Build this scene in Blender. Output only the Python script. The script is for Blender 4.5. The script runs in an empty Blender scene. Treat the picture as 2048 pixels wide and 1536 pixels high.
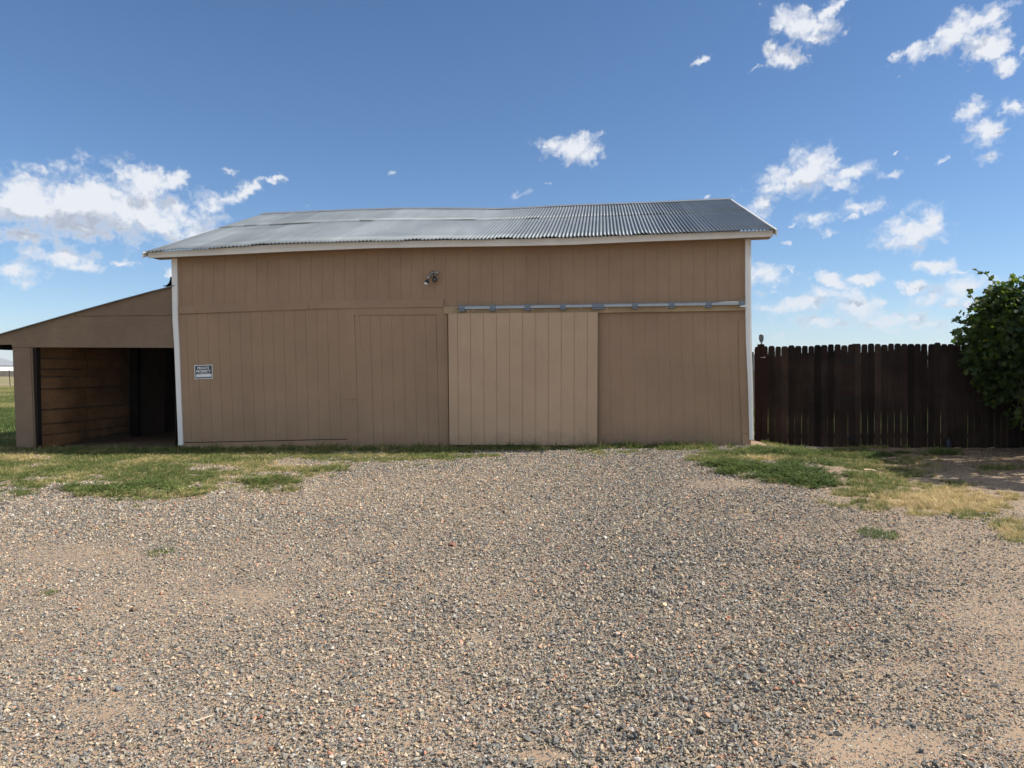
import bpy, bmesh, math, random
import numpy as np
from mathutils import Vector, Matrix
random.seed(7); RNG = np.random.default_rng(7)
SC = bpy.context.scene
COL = SC.collection

# ------------------------------------------------------------------ camera
F, CX, HY, H = 1479.0, 1024.0, 740.0, 1.6     # focal length and horizon of the 2048x1536 photograph
cam_d = bpy.data.cameras.new("camera"); cam = bpy.data.objects.new("camera", cam_d); COL.objects.link(cam)
cam.location = (0, 0, H); cam.rotation_euler = (math.radians(90), 0, 0)
cam_d.sensor_width = 36; cam_d.lens = F / 2048 * 36; cam_d.shift_y = -(768 - HY) / 2048
cam_d.clip_start = 0.05; cam_d.clip_end = 30000
SC.camera = cam
SC.view_settings.view_transform = 'Standard'; SC.view_settings.look = 'None'
SC.view_settings.exposure = 0.55; SC.view_settings.gamma = 1
SC.cycles.max_bounces = 6; SC.cycles.diffuse_bounces = 4; SC.cycles.transparent_max_bounces = 4

# ------------------------------------------------------------------ sun
SUN = Vector((1.05, -0.03, 1.0)).normalized()
sun_el = math.asin(SUN.z); sun_az = math.atan2(SUN.x, SUN.y)
sl = bpy.data.lights.new("sun", 'SUN'); sl.energy = 5.0; sl.angle = math.radians(0.55); sl.color = (1.0, 0.93, 0.83)
so = bpy.data.objects.new("sun", sl); COL.objects.link(so)
so.rotation_euler = (-SUN).to_track_quat('-Z', 'Y').to_euler(); so.location = (20, 0, 20)

# ------------------------------------------------------------------ world: sky and clouds
world = bpy.data.worlds.new("World"); SC.world = world; world.use_nodes = True
wt = world.node_tree; wt.nodes.clear()
def mk(nt, t, **kw):
    n = nt.nodes.new(t)
    for k, v in kw.items():
        setattr(n, k, v)
    return n
def mth(nt, op, a, b=None, c=None, clamp=False):
    n = nt.nodes.new('ShaderNodeMath'); n.operation = op; n.use_clamp = clamp
    for i, v in enumerate((a, b, c)):
        if v is None: continue
        if isinstance(v, (int, float)): n.inputs[i].default_value = v
        else: nt.links.new(v, n.inputs[i])
    return n.outputs[0]
def vmth(nt, op, a, b=None):
    n = nt.nodes.new('ShaderNodeVectorMath'); n.operation = op
    for i, v in enumerate((a, b)):
        if v is None: continue
        if isinstance(v, (tuple, list)): n.inputs[i].default_value = v
        else: nt.links.new(v, n.inputs[i])
    return n.outputs['Value'] if op in ('LENGTH', 'DOT_PRODUCT') else n.outputs[0]
def mapr(nt, v, a, b, c=0.0, d=1.0, smooth=False):
    n = nt.nodes.new('ShaderNodeMapRange')
    if smooth: n.interpolation_type = 'SMOOTHSTEP'
    n.inputs[1].default_value = a; n.inputs[2].default_value = b
    n.inputs[3].default_value = c; n.inputs[4].default_value = d
    nt.links.new(v, n.inputs[0]); return n.outputs[0]
def mixc(nt, f, a, b, mode='MIX'):
    n = nt.nodes.new('ShaderNodeMix'); n.data_type = 'RGBA'; n.blend_type = mode
    for i, v in ((0, f), (6, a), (7, b)):
        if isinstance(v, (int, float)): n.inputs[i].default_value = v
        elif isinstance(v, tuple): n.inputs[i].default_value = (*v, 1) if len(v) == 3 else v
        else: nt.links.new(v, n.inputs[i])
    return n.outputs[2]

# cumulus clouds: (x, y, rx, ry, tilt, weight) as directions seen in the photograph, turned into azimuth/elevation
CL = [(190,410,190,60,0,1.15),(238,352,34,34,0,1),(300,366,50,32,0,1),(352,362,26,24,0,1),(60,408,95,50,0,1.15),(300,440,125,46,0,1.1),(150,455,140,28,0,.9),
(425,405,55,20,-25,.8),(490,378,60,17,-28,.85),(550,355,45,9,-5,.75),(455,346,28,8,0,.62),(120,512,85,24,0,.9),(35,540,48,22,0,.95),
(165,535,55,14,-5,.8),(245,526,40,9,0,.8),(45,475,95,26,0,.75),(335,552,20,11,0,.8),(110,350,30,10,-20,.55),
(1150,297,58,27,0,1.1),(1085,294,14,4,10,.7),(1040,392,36,10,-15,.6),(788,345,15,8,0,.55),(1090,366,14,4,0,.5),(610,414,14,9,0,.6),
(1605,48,66,32,15,1),(1665,15,42,14,-25,1),(1552,50,22,24,-30,.9),(1625,72,40,20,20,1),(1572,112,38,23,10,1),(1542,98,16,18,-30,.9),(1515,134,22,6,-15,.65),(1405,119,32,8,-15,.8),
(1915,62,95,28,-22,1),(1990,35,45,32,-30,1),(1825,97,40,12,-15,.85),(1978,92,50,36,20,1),(2008,125,32,18,20,.9),(1787,110,14,14,-40,.7),(2045,100,20,20,0,.6),
(1950,222,30,27,0,1),(1968,265,42,32,0,1),(2000,262,28,12,-20,.8),(1972,315,28,17,0,.9),(2025,212,25,24,-20,1),(1785,155,12,8,-40,.42),
(1605,355,92,34,0,1.1),(1622,322,42,30,0,1.05),(1560,375,66,18,0,1),(1705,345,66,17,-10,1),(1680,372,40,16,15,.9),(1780,349,21,11,0,.9),(1798,303,14,5,0,.6),(1882,326,12,8,-30,.45),
(1520,412,48,17,-22,.95),(1500,425,40,20,0,.9),(1405,397,14,5,0,.6),(1632,440,44,16,-5,.9),(1590,450,24,8,-15,.7),(1650,467,23,10,-15,.85),(1714,418,46,16,0,.95),(1702,439,26,8,0,.7),
(1825,462,66,36,-10,1.1),(1862,440,30,28,0,1.05),(1795,480,45,22,0,1),(1575,488,16,6,0,.55),
(1870,535,44,11,5,.95),(1925,541,26,6,0,.7),(1530,550,38,22,0,1),(1576,537,8,6,0,.7),(1550,580,12,9,0,.6),(1520,585,22,8,0,.6),
(1668,562,36,12,10,.95),(1728,556,36,10,0,.95),(1600,608,64,17,-8,.9),(1638,588,30,16,0,.9),(1705,600,36,27,0,.95),(1732,615,32,18,10,.85),
(1830,575,36,13,5,.85),(1855,600,38,18,0,.7),(1930,578,62,24,-10,.8),(1900,610,50,14,0,.6),(1780,640,100,18,0,.8),(1650,645,90,14,0,.75),(1860,650,70,12,0,.7),(1560,615,50,10,0,.7),(1960,610,50,24,0,.8),(1800,660,70,9,0,.45),(1700,625,60,12,0,.55),(1560,668,60,7,0,.35)]
def azel(px, py):
    d = Vector(((px - CX) / F, 1, (HY - py) / F)).normalized()
    return math.atan2(d.x, d.y), math.asin(d.z)
def noise(nt, vec, scale, detail=5, rough=.55, dist=0, lac=2.0):
    n = nt.nodes.new('ShaderNodeTexNoise'); n.inputs['Scale'].default_value = scale
    n.inputs['Detail'].default_value = detail; n.inputs['Roughness'].default_value = rough
    n.inputs['Distortion'].default_value = dist
    n.inputs['Lacunarity'].default_value = lac
    if vec is not None: nt.links.new(vec, n.inputs['Vector'])
    return n
def cloud_group(name, blobs):
    grp = bpy.data.node_groups.new(name, 'ShaderNodeTree')
    grp.interface.new_socket("P", in_out='INPUT', socket_type='NodeSocketVector')
    grp.interface.new_socket("D", in_out='OUTPUT', socket_type='NodeSocketFloat')
    grp.interface.new_socket("B", in_out='OUTPUT', socket_type='NodeSocketFloat')
    gi = grp.nodes.new('NodeGroupInput'); go = grp.nodes.new('NodeGroupOutput')
    P0 = gi.outputs[0]
    wn = noise(grp, P0, 26, 3, .55)
    wv = vmth(grp, 'SUBTRACT', wn.outputs['Color'], (.5, .5, .5))
    wv = vmth(grp, 'MULTIPLY', wv, (.030, .022, 0))
    P1 = vmth(grp, 'ADD', P0, wv)
    wn2 = noise(grp, P0, 105, 3, .6)
    P1 = vmth(grp, 'ADD', P1, vmth(grp, 'MULTIPLY', vmth(grp, 'SUBTRACT', wn2.outputs['Color'], (.5, .5, .5)), (.022, .014, 0)))
    cur = None
    for (x, y, rx, ry, tilt, w) in blobs:
        if y > 525 and x > 1400: w += .17; ry *= 1.12
        a, e = azel(x, y); a2, _ = azel(x + 1, y); _, e2 = azel(x, y - 1)
        sa, se = abs(a2 - a), abs(e2 - e)
        m = grp.nodes.new('ShaderNodeMapping'); m.vector_type = 'TEXTURE'
        m.inputs['Location'].default_value = (a, e, 0)
        m.inputs['Rotation'].default_value = (0, 0, math.radians(-tilt))
        m.inputs['Scale'].default_value = (rx * sa * 1.15, ry * se * 1.15, 1)
        if cur is None: src = P1
        else:                                    # chain the blobs so that the shader evaluates them one after another
            ma = grp.nodes.new('ShaderNodeVectorMath'); ma.operation = 'MULTIPLY_ADD'; ma.inputs[1].default_value = (1e-9, 1e-9, 1e-9)
            grp.links.new(cur, ma.inputs[0]); grp.links.new(P1, ma.inputs[2]); src = ma.outputs[0]
        grp.links.new(src, m.inputs['Vector'])
        l = vmth(grp, 'LENGTH', m.outputs[0])
        f = mth(grp, 'SUBTRACT', w, l)
        cur = f if cur is None else mth(grp, 'SMOOTH_MAX', cur, f, .12)
    n1 = noise(grp, P0, 38, 8, .62)
    n2 = noise(grp, P0, 150, 4, .6)
    s1 = mth(grp, 'MULTIPLY', mth(grp, 'SUBTRACT', n1.outputs[0], .5), 1.4)
    s2 = mth(grp, 'MULTIPLY', mth(grp, 'SUBTRACT', n2.outputs[0], .5), .65)
    for sc_, am in ((55, .75), (130, .40)):      # rounded cauliflower heads
        vo = grp.nodes.new('ShaderNodeTexVoronoi'); vo.feature = 'SMOOTH_F1'; vo.inputs['Scale'].default_value = sc_; vo.inputs['Smoothness'].default_value = .5
        grp.links.new(P1, vo.inputs['Vector'])
        s2 = mth(grp, 'ADD', s2, mth(grp, 'MULTIPLY', mth(grp, 'SUBTRACT', .42, vo.outputs['Distance']), am))
    D = mth(grp, 'ADD', mth(grp, 'ADD', cur, s1), s2)
    grp.links.new(D, go.inputs[0]); grp.links.new(cur, go.inputs[1]); return grp
geo = mk(wt, 'ShaderNodeTexCoord')
sep = mk(wt, 'ShaderNodeSeparateXYZ'); wt.links.new(geo.outputs['Generated'], sep.inputs[0])
az = mth(wt, 'ARCTAN2', sep.outputs[0], sep.outputs[1])
el = mth(wt, 'ARCSINE', sep.outputs[2])
cmb = mk(wt, 'ShaderNodeCombineXYZ'); wt.links.new(az, cmb.inputs[0]); wt.links.new(el, cmb.inputs[1])
sky = mk(wt, 'ShaderNodeTexSky', sky_type='NISHITA', sun_disc=False)
sky.sun_elevation = sun_el; sky.sun_rotation = sun_az
sky.altitude = 1500; sky.air_density = 1.0; sky.dust_density = 0.6; sky.ozone_density = 4.0
CLIT, CDRK = (7.0, 7.2, 7.6), (3.6, 4.0, 4.8)
hs = mk(wt, 'ShaderNodeHueSaturation'); hs.inputs['Saturation'].default_value = 1.12; hs.inputs['Value'].default_value = 1.07
wt.links.new(sky.outputs[0], hs.inputs['Color']); SKYC = hs.outputs[0]
STR = 0.084
def background(col):
    b = mk(wt, 'ShaderNodeBackground'); b.inputs[1].default_value = STR; wt.links.new(col, b.inputs[0]); return b.outputs[0]
def cloudy(name, blobs, soft=.72):
    grp = cloud_group(name, blobs)
    def cfield(vec):
        g = wt.nodes.new('ShaderNodeGroup'); g.node_tree = grp; wt.links.new(vec, g.inputs[0]); return g.outputs[0], g.outputs[1]
    d0, b0 = cfield(cmb.outputs[0])
    d1, b1 = cfield(vmth(wt, 'ADD', cmb.outputs[0], (.010, .026, 0)))
    alpha = mapr(wt, d0, -.20, soft, 0, 1, True)
    elfade = mapr(wt, el, .005, .10, .55, 1.0)
    alpha = mth(wt, 'MULTIPLY', mth(wt, 'MULTIPLY', alpha, elfade), .97)
    low = mapr(wt, mth(wt, 'SUBTRACT', b1, b0), -.40, .50, 0, 1, True)      # undersides turned away from the sun
    det = mapr(wt, mth(wt, 'SUBTRACT', d1, d0), -.45, .5, -.45, .65)
    shade = mth(wt, 'MULTIPLY', mth(wt, 'ADD', low, det, clamp=True), mapr(wt, d0, .0, .7))
    ccol = mixc(wt, shade, CLIT, CDRK)
    return background(mixc(wt, alpha, SKYC, ccol))
A1, A2 = azel(680, 300)[0], azel(1345, 300)[0]; E1 = azel(1900, 184)[1]
left = [c for c in CL if c[0] < 680]; mid = [c for c in CL if 680 <= c[0] < 1345]; right = [c for c in CL if c[0] >= 1345]
hi = [c for c in right if c[1] < 184]; lo = [c for c in right if c[1] >= 184]
def mixs(f, a, b):
    m = mk(wt, 'ShaderNodeMixShader'); wt.links.new(f, m.inputs[0]); wt.links.new(a, m.inputs[1]); wt.links.new(b, m.inputs[2]); return m.outputs[0]
sh_r = mixs(mth(wt, 'GREATER_THAN', el, E1), cloudy('cloud_low', lo, .85), cloudy('cloud_high', hi))
sh_m = mixs(mth(wt, 'GREATER_THAN', az, A2), cloudy('cloud_mid', mid), sh_r)
sh_l = mixs(mth(wt, 'GREATER_THAN', az, A1), cloudy('cloud_left', left), sh_m)
inreg = mth(wt, 'MULTIPLY', mth(wt, 'LESS_THAN', mth(wt, 'ABSOLUTE', az), .80), mth(wt, 'MULTIPLY', mth(wt, 'LESS_THAN', el, .62), mth(wt, 'GREATER_THAN', el, .0)))
gn = noise(wt, vmth(wt, 'MULTIPLY', geo.outputs['Generated'], (1, 1, 1.8)), 3.2, 3, .6)     # cumulus cover added to the unseen sky behind, as fill light
gm_ = mth(wt, 'MULTIPLY', mapr(wt, gn.outputs[0], .44, .54, 0, .95, True), mth(wt, 'MULTIPLY', mapr(wt, el, .02, .12), mapr(wt, sep.outputs[1], .25, -.1)))
sh_o = background(mixc(wt, gm_, SKYC, (8.6, 8.6, 8.7)))
sh = mixs(inreg, sh_o, sh_l)
wo = mk(wt, 'ShaderNodeOutputWorld'); wt.links.new(sh, wo.inputs[0])
world.cycles.sampling_method = 'NONE'

# ------------------------------------------------------------------ frames of reference
YAW = math.radians(8.4)
U = Vector((math.cos(YAW), -math.sin(YAW), 0)); V = Vector((math.sin(YAW), math.cos(YAW), 0))
ZUP = Vector((0, 0, 1))
EAVE = 0.35
WO = Vector((4.27, 12.1, 0)) + V * EAVE          # a point on the barn's front wall plane
def hit(px, py, O, N):
    d = Vector(((px - CX) / F, 1, (HY - py) / F)); C = Vector((0, 0, H))
    return C + d * ((O - C).dot(N) / d.dot(N))
def W(px, py, off=0.0):                          # point on the plane `off` metres in front of the wall
    return hit(px, py, WO - V * off, V)
FD = Vector((math.cos(math.radians(6.5)), -math.sin(math.radians(6.5)), 0)); FN = Vector((math.sin(math.radians(6.5)), math.cos(math.radians(6.5)), 0))
FO = Vector((4.44, 13.5, 0))
def Fp(px, py, off=0.0):
    return hit(px, py, FO - FN * off, FN)

def smooth(x): x = np.clip(x, 0, 1); return x * x * (3 - 2 * x)
def hsh(i, j, s):
    n = (i.astype(np.int64) * 374761393 + j.astype(np.int64) * 668265263 + s * 974634777) & 0x7fffffff
    n = ((n ^ (n >> 13)) * 1274126177) & 0x7fffffff
    return ((n ^ (n >> 16)) & 0xffff) / 65535.0
def vnoise(x, y, s=0):
    x = np.asarray(x, float); y = np.asarray(y, float)
    i = np.floor(x); j = np.floor(y); fx = smooth(x - i); fy = smooth(y - j)
    a = hsh(i, j, s); b = hsh(i + 1, j, s); c = hsh(i, j + 1, s); d = hsh(i + 1, j + 1, s)
    return (a * (1 - fx) + b * fx) * (1 - fy) + (c * (1 - fx) + d * fx) * fy
def fbm(x, y, s=0, o=4):
    r = 0; a = .5; t = 0
    for k in range(o):
        r = r + a * vnoise(x * 2 ** k, y * 2 ** k, s + k * 17); t += a; a *= .55
    return r / t
def gz(x, y):                                    # height of the terrain
    x = np.asarray(x, float); y = np.asarray(y, float)
    tx = np.interp(x, [-14, -9.8, -6.3, 4.3, 5.0, 9, 14], [.0, .02, .08, .33, .21, .21, .2])
    up = smooth((y - 2.5) / 9.0) * (1 - .6 * smooth((y - 16) / 14.0))
    near = 1 - smooth((np.hypot(x, y) - 25) / 20)
    return tx * up + near * ((fbm(x * .6, y * .6, 3, 3) - .5) * .05 + (fbm(x * 3, y * 3, 9, 3) - .5) * .018)
def G(px, py):                                   # point of the terrain seen at a pixel
    t = 8.0
    for _ in range(40):
        x = (px - CX) / F * t; z = float(gz(x, t)); t = .5 * t + .5 * (H - z) * F / max(py - HY, 3)
    return Vector(((px - CX) / F * t, t, float(gz((px - CX) / F * t, t))))
def topx(x, y, z):
    return CX + F * x / y, HY + F * (H - z) / y

# ------------------------------------------------------------------ mesh helpers
class MB:
    def __init__(s): s.v = []; s.f = []
    def quad(s, a, b, c, d):
        n = len(s.v); s.v += [tuple(a), tuple(b), tuple(c), tuple(d)]; s.f.append((n, n + 1, n + 2, n + 3))
    def poly(s, pts):
        n = len(s.v); s.v += [tuple(p) for p in pts]; s.f.append(tuple(range(n, n + len(pts))))
    def prism(s, pts, d):                         # pts: polygon, d: extrusion vector
        n = len(s.v); k = len(pts)
        s.v += [tuple(Vector(p)) for p in pts] + [tuple(Vector(p) + d) for p in pts]
        s.f.append(tuple(range(n, n + k))); s.f.append(tuple(range(n + 2 * k - 1, n + k - 1, -1)))
        for i in range(k):
            j = (i + 1) % k; s.f.append((n + j, n + i, n + k + i, n + k + j))
    def box(s, c, ex, ey, ez):                    # centre and three half-extent vectors
        c = Vector(c); p = [c - ex - ey - ez, c + ex - ey - ez, c + ex - ey + ez, c - ex - ey + ez]
        s.prism(p, ey * 2)
    def tube(s, pts, r, n=10, cap=True):
        pts = [Vector(p) for p in pts]; rs = r if isinstance(r, (list, tuple)) else [r] * len(pts)
        b = len(s.v)
        for i, p in enumerate(pts):
            t = (pts[min(i + 1, len(pts) - 1)] - pts[max(i - 1, 0)]).normalized()
            a = t.orthogonal().normalized() if abs(t.z) > .9 else t.cross(ZUP).normalized()
            if abs(t.z) > .9: a = Vector((1, 0, 0)) - t * t.x; a.normalize()
            c = t.cross(a)
            for k in range(n):
                th = 2 * math.pi * k / n; s.v.append(tuple(p + (a * math.cos(th) + c * math.sin(th)) * rs[i]))
        for i in range(len(pts) - 1):
            for k in range(n):
                k2 = (k + 1) % n
                s.f.append((b + i * n + k, b + i * n + k2, b + (i + 1) * n + k2, b + (i + 1) * n + k))
        if cap:
            s.f.append(tuple(b + k for k in range(n - 1, -1, -1))); s.f.append(tuple(b + (len(pts) - 1) * n + k for k in range(n)))
    def build(s, name, mat, parent=None, smooth_=False, bevel=0):
        me = bpy.data.meshes.new(name); me.from_pydata(s.v, [], s.f); me.validate()
        bm = bmesh.new(); bm.from_mesh(me); bmesh.ops.recalc_face_normals(bm, faces=bm.faces); bm.to_mesh(me); bm.free()
        if mat: me.materials.append(mat)
        if smooth_:
            me.polygons.foreach_set('use_smooth', [True] * len(me.polygons))
        o = bpy.data.objects.new(name, me); COL.objects.link(o)
        if parent: o.parent = parent; o.matrix_parent_inverse = parent.matrix_world.inverted()
        if bevel:
            m = o.modifiers.new("bevel", 'BEVEL'); m.width = bevel; m.segments = 1; m.limit_method = 'ANGLE'
        return o
def tag(o, label=None, cat=None, group=None, kind=None):
    for k, v in (('label', label), ('category', cat), ('group', group), ('kind', kind)):
        if v: o[k] = v
    return o
def thing(name, loc, label, cat, group=None):
    o = bpy.data.objects.new(name, None); COL.objects.link(o); o.location = loc; o.empty_display_size = .2
    o.matrix_world = Matrix.Translation(loc)
    return tag(o, label, cat, group)

# ------------------------------------------------------------------ materials
def newmat(name):
    m = bpy.data.materials.new(name); m.use_nodes = True; nt = m.node_tree
    b = nt.nodes['Principled BSDF']; return m, nt, b
def wood_paint(name, c, var=.10, rough=.75, grain=1.0, flecks=0.0, fleck_c=(.05, .04, .03), bump=.25, horizontal=False, perobj=0, splash=False):
    m, nt, b = newmat(name)
    tc = mk(nt, 'ShaderNodeTexCoord'); mp = mk(nt, 'ShaderNodeMapping'); nt.links.new(tc.outputs['Object'], mp.inputs[0])
    mp.inputs['Scale'].default_value = (6, 6, 90) if horizontal else (90, 90, 3.5)
    g = noise(nt, mp.outputs[0], 1.0, 4, .6)
    bl = noise(nt, tc.outputs['Object'], 1.3, 5, .6)
    f = mapr(nt, bl.outputs[0], .3, .7, 1 - var, 1 + var)
    g2 = mapr(nt, g.outputs[0], .3, .7, 1 - var * .6 * grain, 1 + var * .6 * grain)
    cc = mixc(nt, 1.0, c, mth(nt, 'MULTIPLY', f, g2), 'MULTIPLY')
    if flecks > 0:
        mp2 = mk(nt, 'ShaderNodeMapping'); nt.links.new(tc.outputs['Object'], mp2.inputs[0]); mp2.inputs['Scale'].default_value = (14, 14, 34)
        n3 = noise(nt, mp2.outputs[0], 1.0, 5, .7)
        cc = mixc(nt, mapr(nt, n3.outputs[0], .60, .68, 0, flecks), cc, fleck_c)
    if splash:                                   # dust and mud thrown up on the lowest boards
        sp_ = mk(nt, 'ShaderNodeSeparateXYZ'); nt.links.new(tc.outputs['Object'], sp_.inputs[0])
        ns = noise(nt, tc.outputs['Object'], 7, 4, .7)
        hgt = mth(nt, 'ADD', sp_.outputs[2], mth(nt, 'MULTIPLY', mth(nt, 'SUBTRACT', ns.outputs[0], .5), .5))
        base_z = mth(nt, 'MULTIPLY_ADD', sp_.outputs[0], .0235, .24)
        cc = mixc(nt, mapr(nt, mth(nt, 'SUBTRACT', hgt, base_z), .02, .30, .42, 0), cc, (.20, .155, .115))
        ns2 = noise(nt, tc.outputs['Object'], 30, 3, .6)
        cc = mixc(nt, mapr(nt, ns2.outputs[0], .68, .74, 0, .25), cc, (.14, .10, .075))
    if perobj:
        oi = mk(nt, 'ShaderNodeObjectInfo'); cc = mixc(nt, 1.0, cc, mapr(nt, oi.outputs['Random'], 0, 1, 1 - perobj, 1 + perobj * 1.6), 'MULTIPLY')
    nt.links.new(cc, b.inputs['Base Color']); b.inputs['Roughness'].default_value = rough
    b.inputs['Specular IOR Level'].default_value = .12
    bp = mk(nt, 'ShaderNodeBump'); bp.inputs['Strength'].default_value = bump; bp.inputs['Distance'].default_value = .004
    nt.links.new(g.outputs[0], bp.inputs['Height']); nt.links.new(bp.outputs[0], b.inputs['Normal'])
    return m
def plain(name, c, rough=.5, metal=0.0, var=.06, scale=8):
    m, nt, b = newmat(name)
    tc = mk(nt, 'ShaderNodeTexCoord'); n = noise(nt, tc.outputs['Object'], scale, 4, .6)
    cc = mixc(nt, 1.0, c, mapr(nt, n.outputs[0], .3, .7, 1 - var, 1 + var), 'MULTIPLY')
    nt.links.new(cc, b.inputs['Base Color']); b.inputs['Roughness'].default_value = rough; b.inputs['Metallic'].default_value = metal
    return m
BROWN = (.335, .228, .150)
M_brown = wood_paint('brown_paint', BROWN, .09, .7, flecks=.12, fleck_c=(.20, .13, .085), splash=True)
M_brown_b = wood_paint('brown_board_paint', (.335, .228, .150), .09, .7, flecks=.25, fleck_c=(.12, .08, .055), horizontal=True)
M_brown_rough = wood_paint('weathered_brown_paint', (.215, .155, .108), .14, .8, flecks=.55, fleck_c=(.075, .050, .036), bump=.5, horizontal=True)
M_tan = wood_paint('tan_paint', (.485, .345, .232), .06, .65, flecks=.16, fleck_c=(.26, .18, .12), splash=True)
M_white = wood_paint('white_paint', (.80, .79, .77), .05, .55, flecks=.15, fleck_c=(.45, .44, .42))
M_fascia = wood_paint('fascia_paint', (.74, .71, .655), .07, .6, flecks=.2, fleck_c=(.35, .32, .28), horizontal=True)
M_pine = wood_paint('raw_pine', (.42, .31, .19), .18, .7, flecks=.5, fleck_c=(.10, .06, .04), horizontal=True)
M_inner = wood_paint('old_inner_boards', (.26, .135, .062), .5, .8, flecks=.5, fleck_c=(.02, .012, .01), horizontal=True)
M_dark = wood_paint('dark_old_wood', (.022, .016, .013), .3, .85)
M_fence = wood_paint('dark_stained_wood', (.024, .0155, .012), .55, .75, flecks=.5, fleck_c=(.034, .028, .024), bump=.8, perobj=.55)
M_post = wood_paint('red_stained_wood', (.024, .0125, .010), .3, .75, bump=.5)
M_track = plain('galvanised_track', (.36, .39, .41), .42, .65, .06, 5)
M_bracket = plain('grey_bracket_steel', (.17, .20, .235), .45, .5, .1, 30)
M_bolt = plain('bolt_steel', (.62, .64, .64), .35, .7)
M_chrome = plain('lamp_metal', (.42, .40, .38), .35, .8, .2, 40)
M_black = plain('black_plastic', (.018, .022, .028), .45)
M_iron = plain('black_iron', (.004, .004, .0045), .8)
def roof_mat():
    m, nt, b = newmat('corrugated_galvanised_roof')
    tc = mk(nt, 'ShaderNodeTexCoord'); n = noise(nt, tc.outputs['Object'], .9, 6, .65)
    mp = mk(nt, 'ShaderNodeMapping'); nt.links.new(tc.outputs['Object'], mp.inputs[0]); mp.inputs['Scale'].default_value = (7, .5, .5)
    mp.inputs['Rotation'].default_value = (0, 0, YAW)
    n2 = noise(nt, mp.outputs[0], 1.0, 4, .6)
    n3 = noise(nt, tc.outputs['Object'], 45, 3, .6)
    dt = vmth(nt, 'DOT_PRODUCT', tc.outputs['Object'], tuple(U / .65))
    wn_ = nt.nodes.new('ShaderNodeTexWhiteNoise'); wn_.noise_dimensions = '1D'; nt.links.new(mth(nt, 'FLOOR', dt), wn_.inputs['W'])
    v = mth(nt, 'MULTIPLY', mapr(nt, n.outputs[0], .3, .7, .88, 1.1), mapr(nt, n2.outputs[0], .3, .7, .9, 1.08))
    v = mth(nt, 'MULTIPLY', v, mapr(nt, wn_.outputs['Value'], 0, 1, .84, 1.14))
    v = mth(nt, 'MULTIPLY', v, mapr(nt, n3.outputs[0], .3, .7, .93, 1.07))
    cc = mixc(nt, 1.0, (.185, .21, .228), v, 'MULTIPLY')
    nt.links.new(cc, b.inputs['Base Color']); b.inputs['Metallic'].default_value = .55
    nt.links.new(mapr(nt, n.outputs[0], .3, .7, .50, .66), b.inputs['Roughness'])
    return m
M_roof = roof_mat()

# ------------------------------------------------------------------ ground
GW = [(-1e9, 0)]
LB = ([-200, 0, 60, 110, 150, 260, 330, 410, 440, 520, 600, 640, 690, 760, 900, 960, 1100, 1380, 1420],
      [985, 988, 984, 968, 990, 1004, 1002, 990, 960, 972, 968, 950, 930, 920, 912, 905, 898, 899, 905])
HOLES = [(160,968,90,6),(420,938,70,8),(600,926,85,9),(310,982,26,8),(395,972,30,6),(90,915,45,7),(545,948,60,5),(700,905,40,4),(480,955,40,4)]
ADD = [(1690,985,60,22,.9),(1720,932,60,16,.85),(1800,940,90,10,.7),(1660,925,50,12,.9),(1516,899,30,9,1.4),(1530,912,150,18,1.1),(1480,935,80,16,1.1),(1580,948,95,24,1.2),(1640,968,55,13,1.1),(1700,908,130,13,.9),(1760,962,90,22,1.1),(1870,998,165,38,1.1),
       (1940,1018,50,11,.8),(2030,1062,45,28,.65),(1765,1018,12,6,.5),(1830,918,55,8,.5),(1890,905,30,7,.8),(1750,925,60,8,.7),(1990,935,50,10,.5),(1450,905,90,8,.9),(1720,950,40,7,.8)]
DRY = [(1885,1000,110,22,1.0),(1522,917,55,4,1.1),(1990,985,60,22,.7),(60,915,60,10,.6),(300,990,110,7,.7),(590,930,60,8,.6),(2020,1060,40,20,.5),(1780,990,40,12,.4),(700,915,100,5,.4),(1720,908,40,3,.7)]
BARE = [(1665,945,45,13,1.3),(1770,1495,150,36,1.3),(1085,1515,55,14,1.0),(505,1192,80,22,.45),(1950,1230,110,40,.3),(1880,1215,60,20,.3),(1450,968,100,12,.5),
        (960,1275,60,10,.5),(150,1110,140,25,.35),(2048,1480,60,30,.6),(1790,1340,90,14,.6),(230,1420,120,30,.4),(500,1480,60,14,.6),(1340,1420,60,12,.45)]
def ell(px, py, L):
    r = np.zeros_like(px)
    for e in L:
        w = e[4] if len(e) > 4 else 1.0
        d = np.hypot((px - e[0]) / e[2], (py - e[1]) / e[3])
        r = np.maximum(r, w * np.clip(1.35 - d, 0, 1))
    return r
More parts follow.
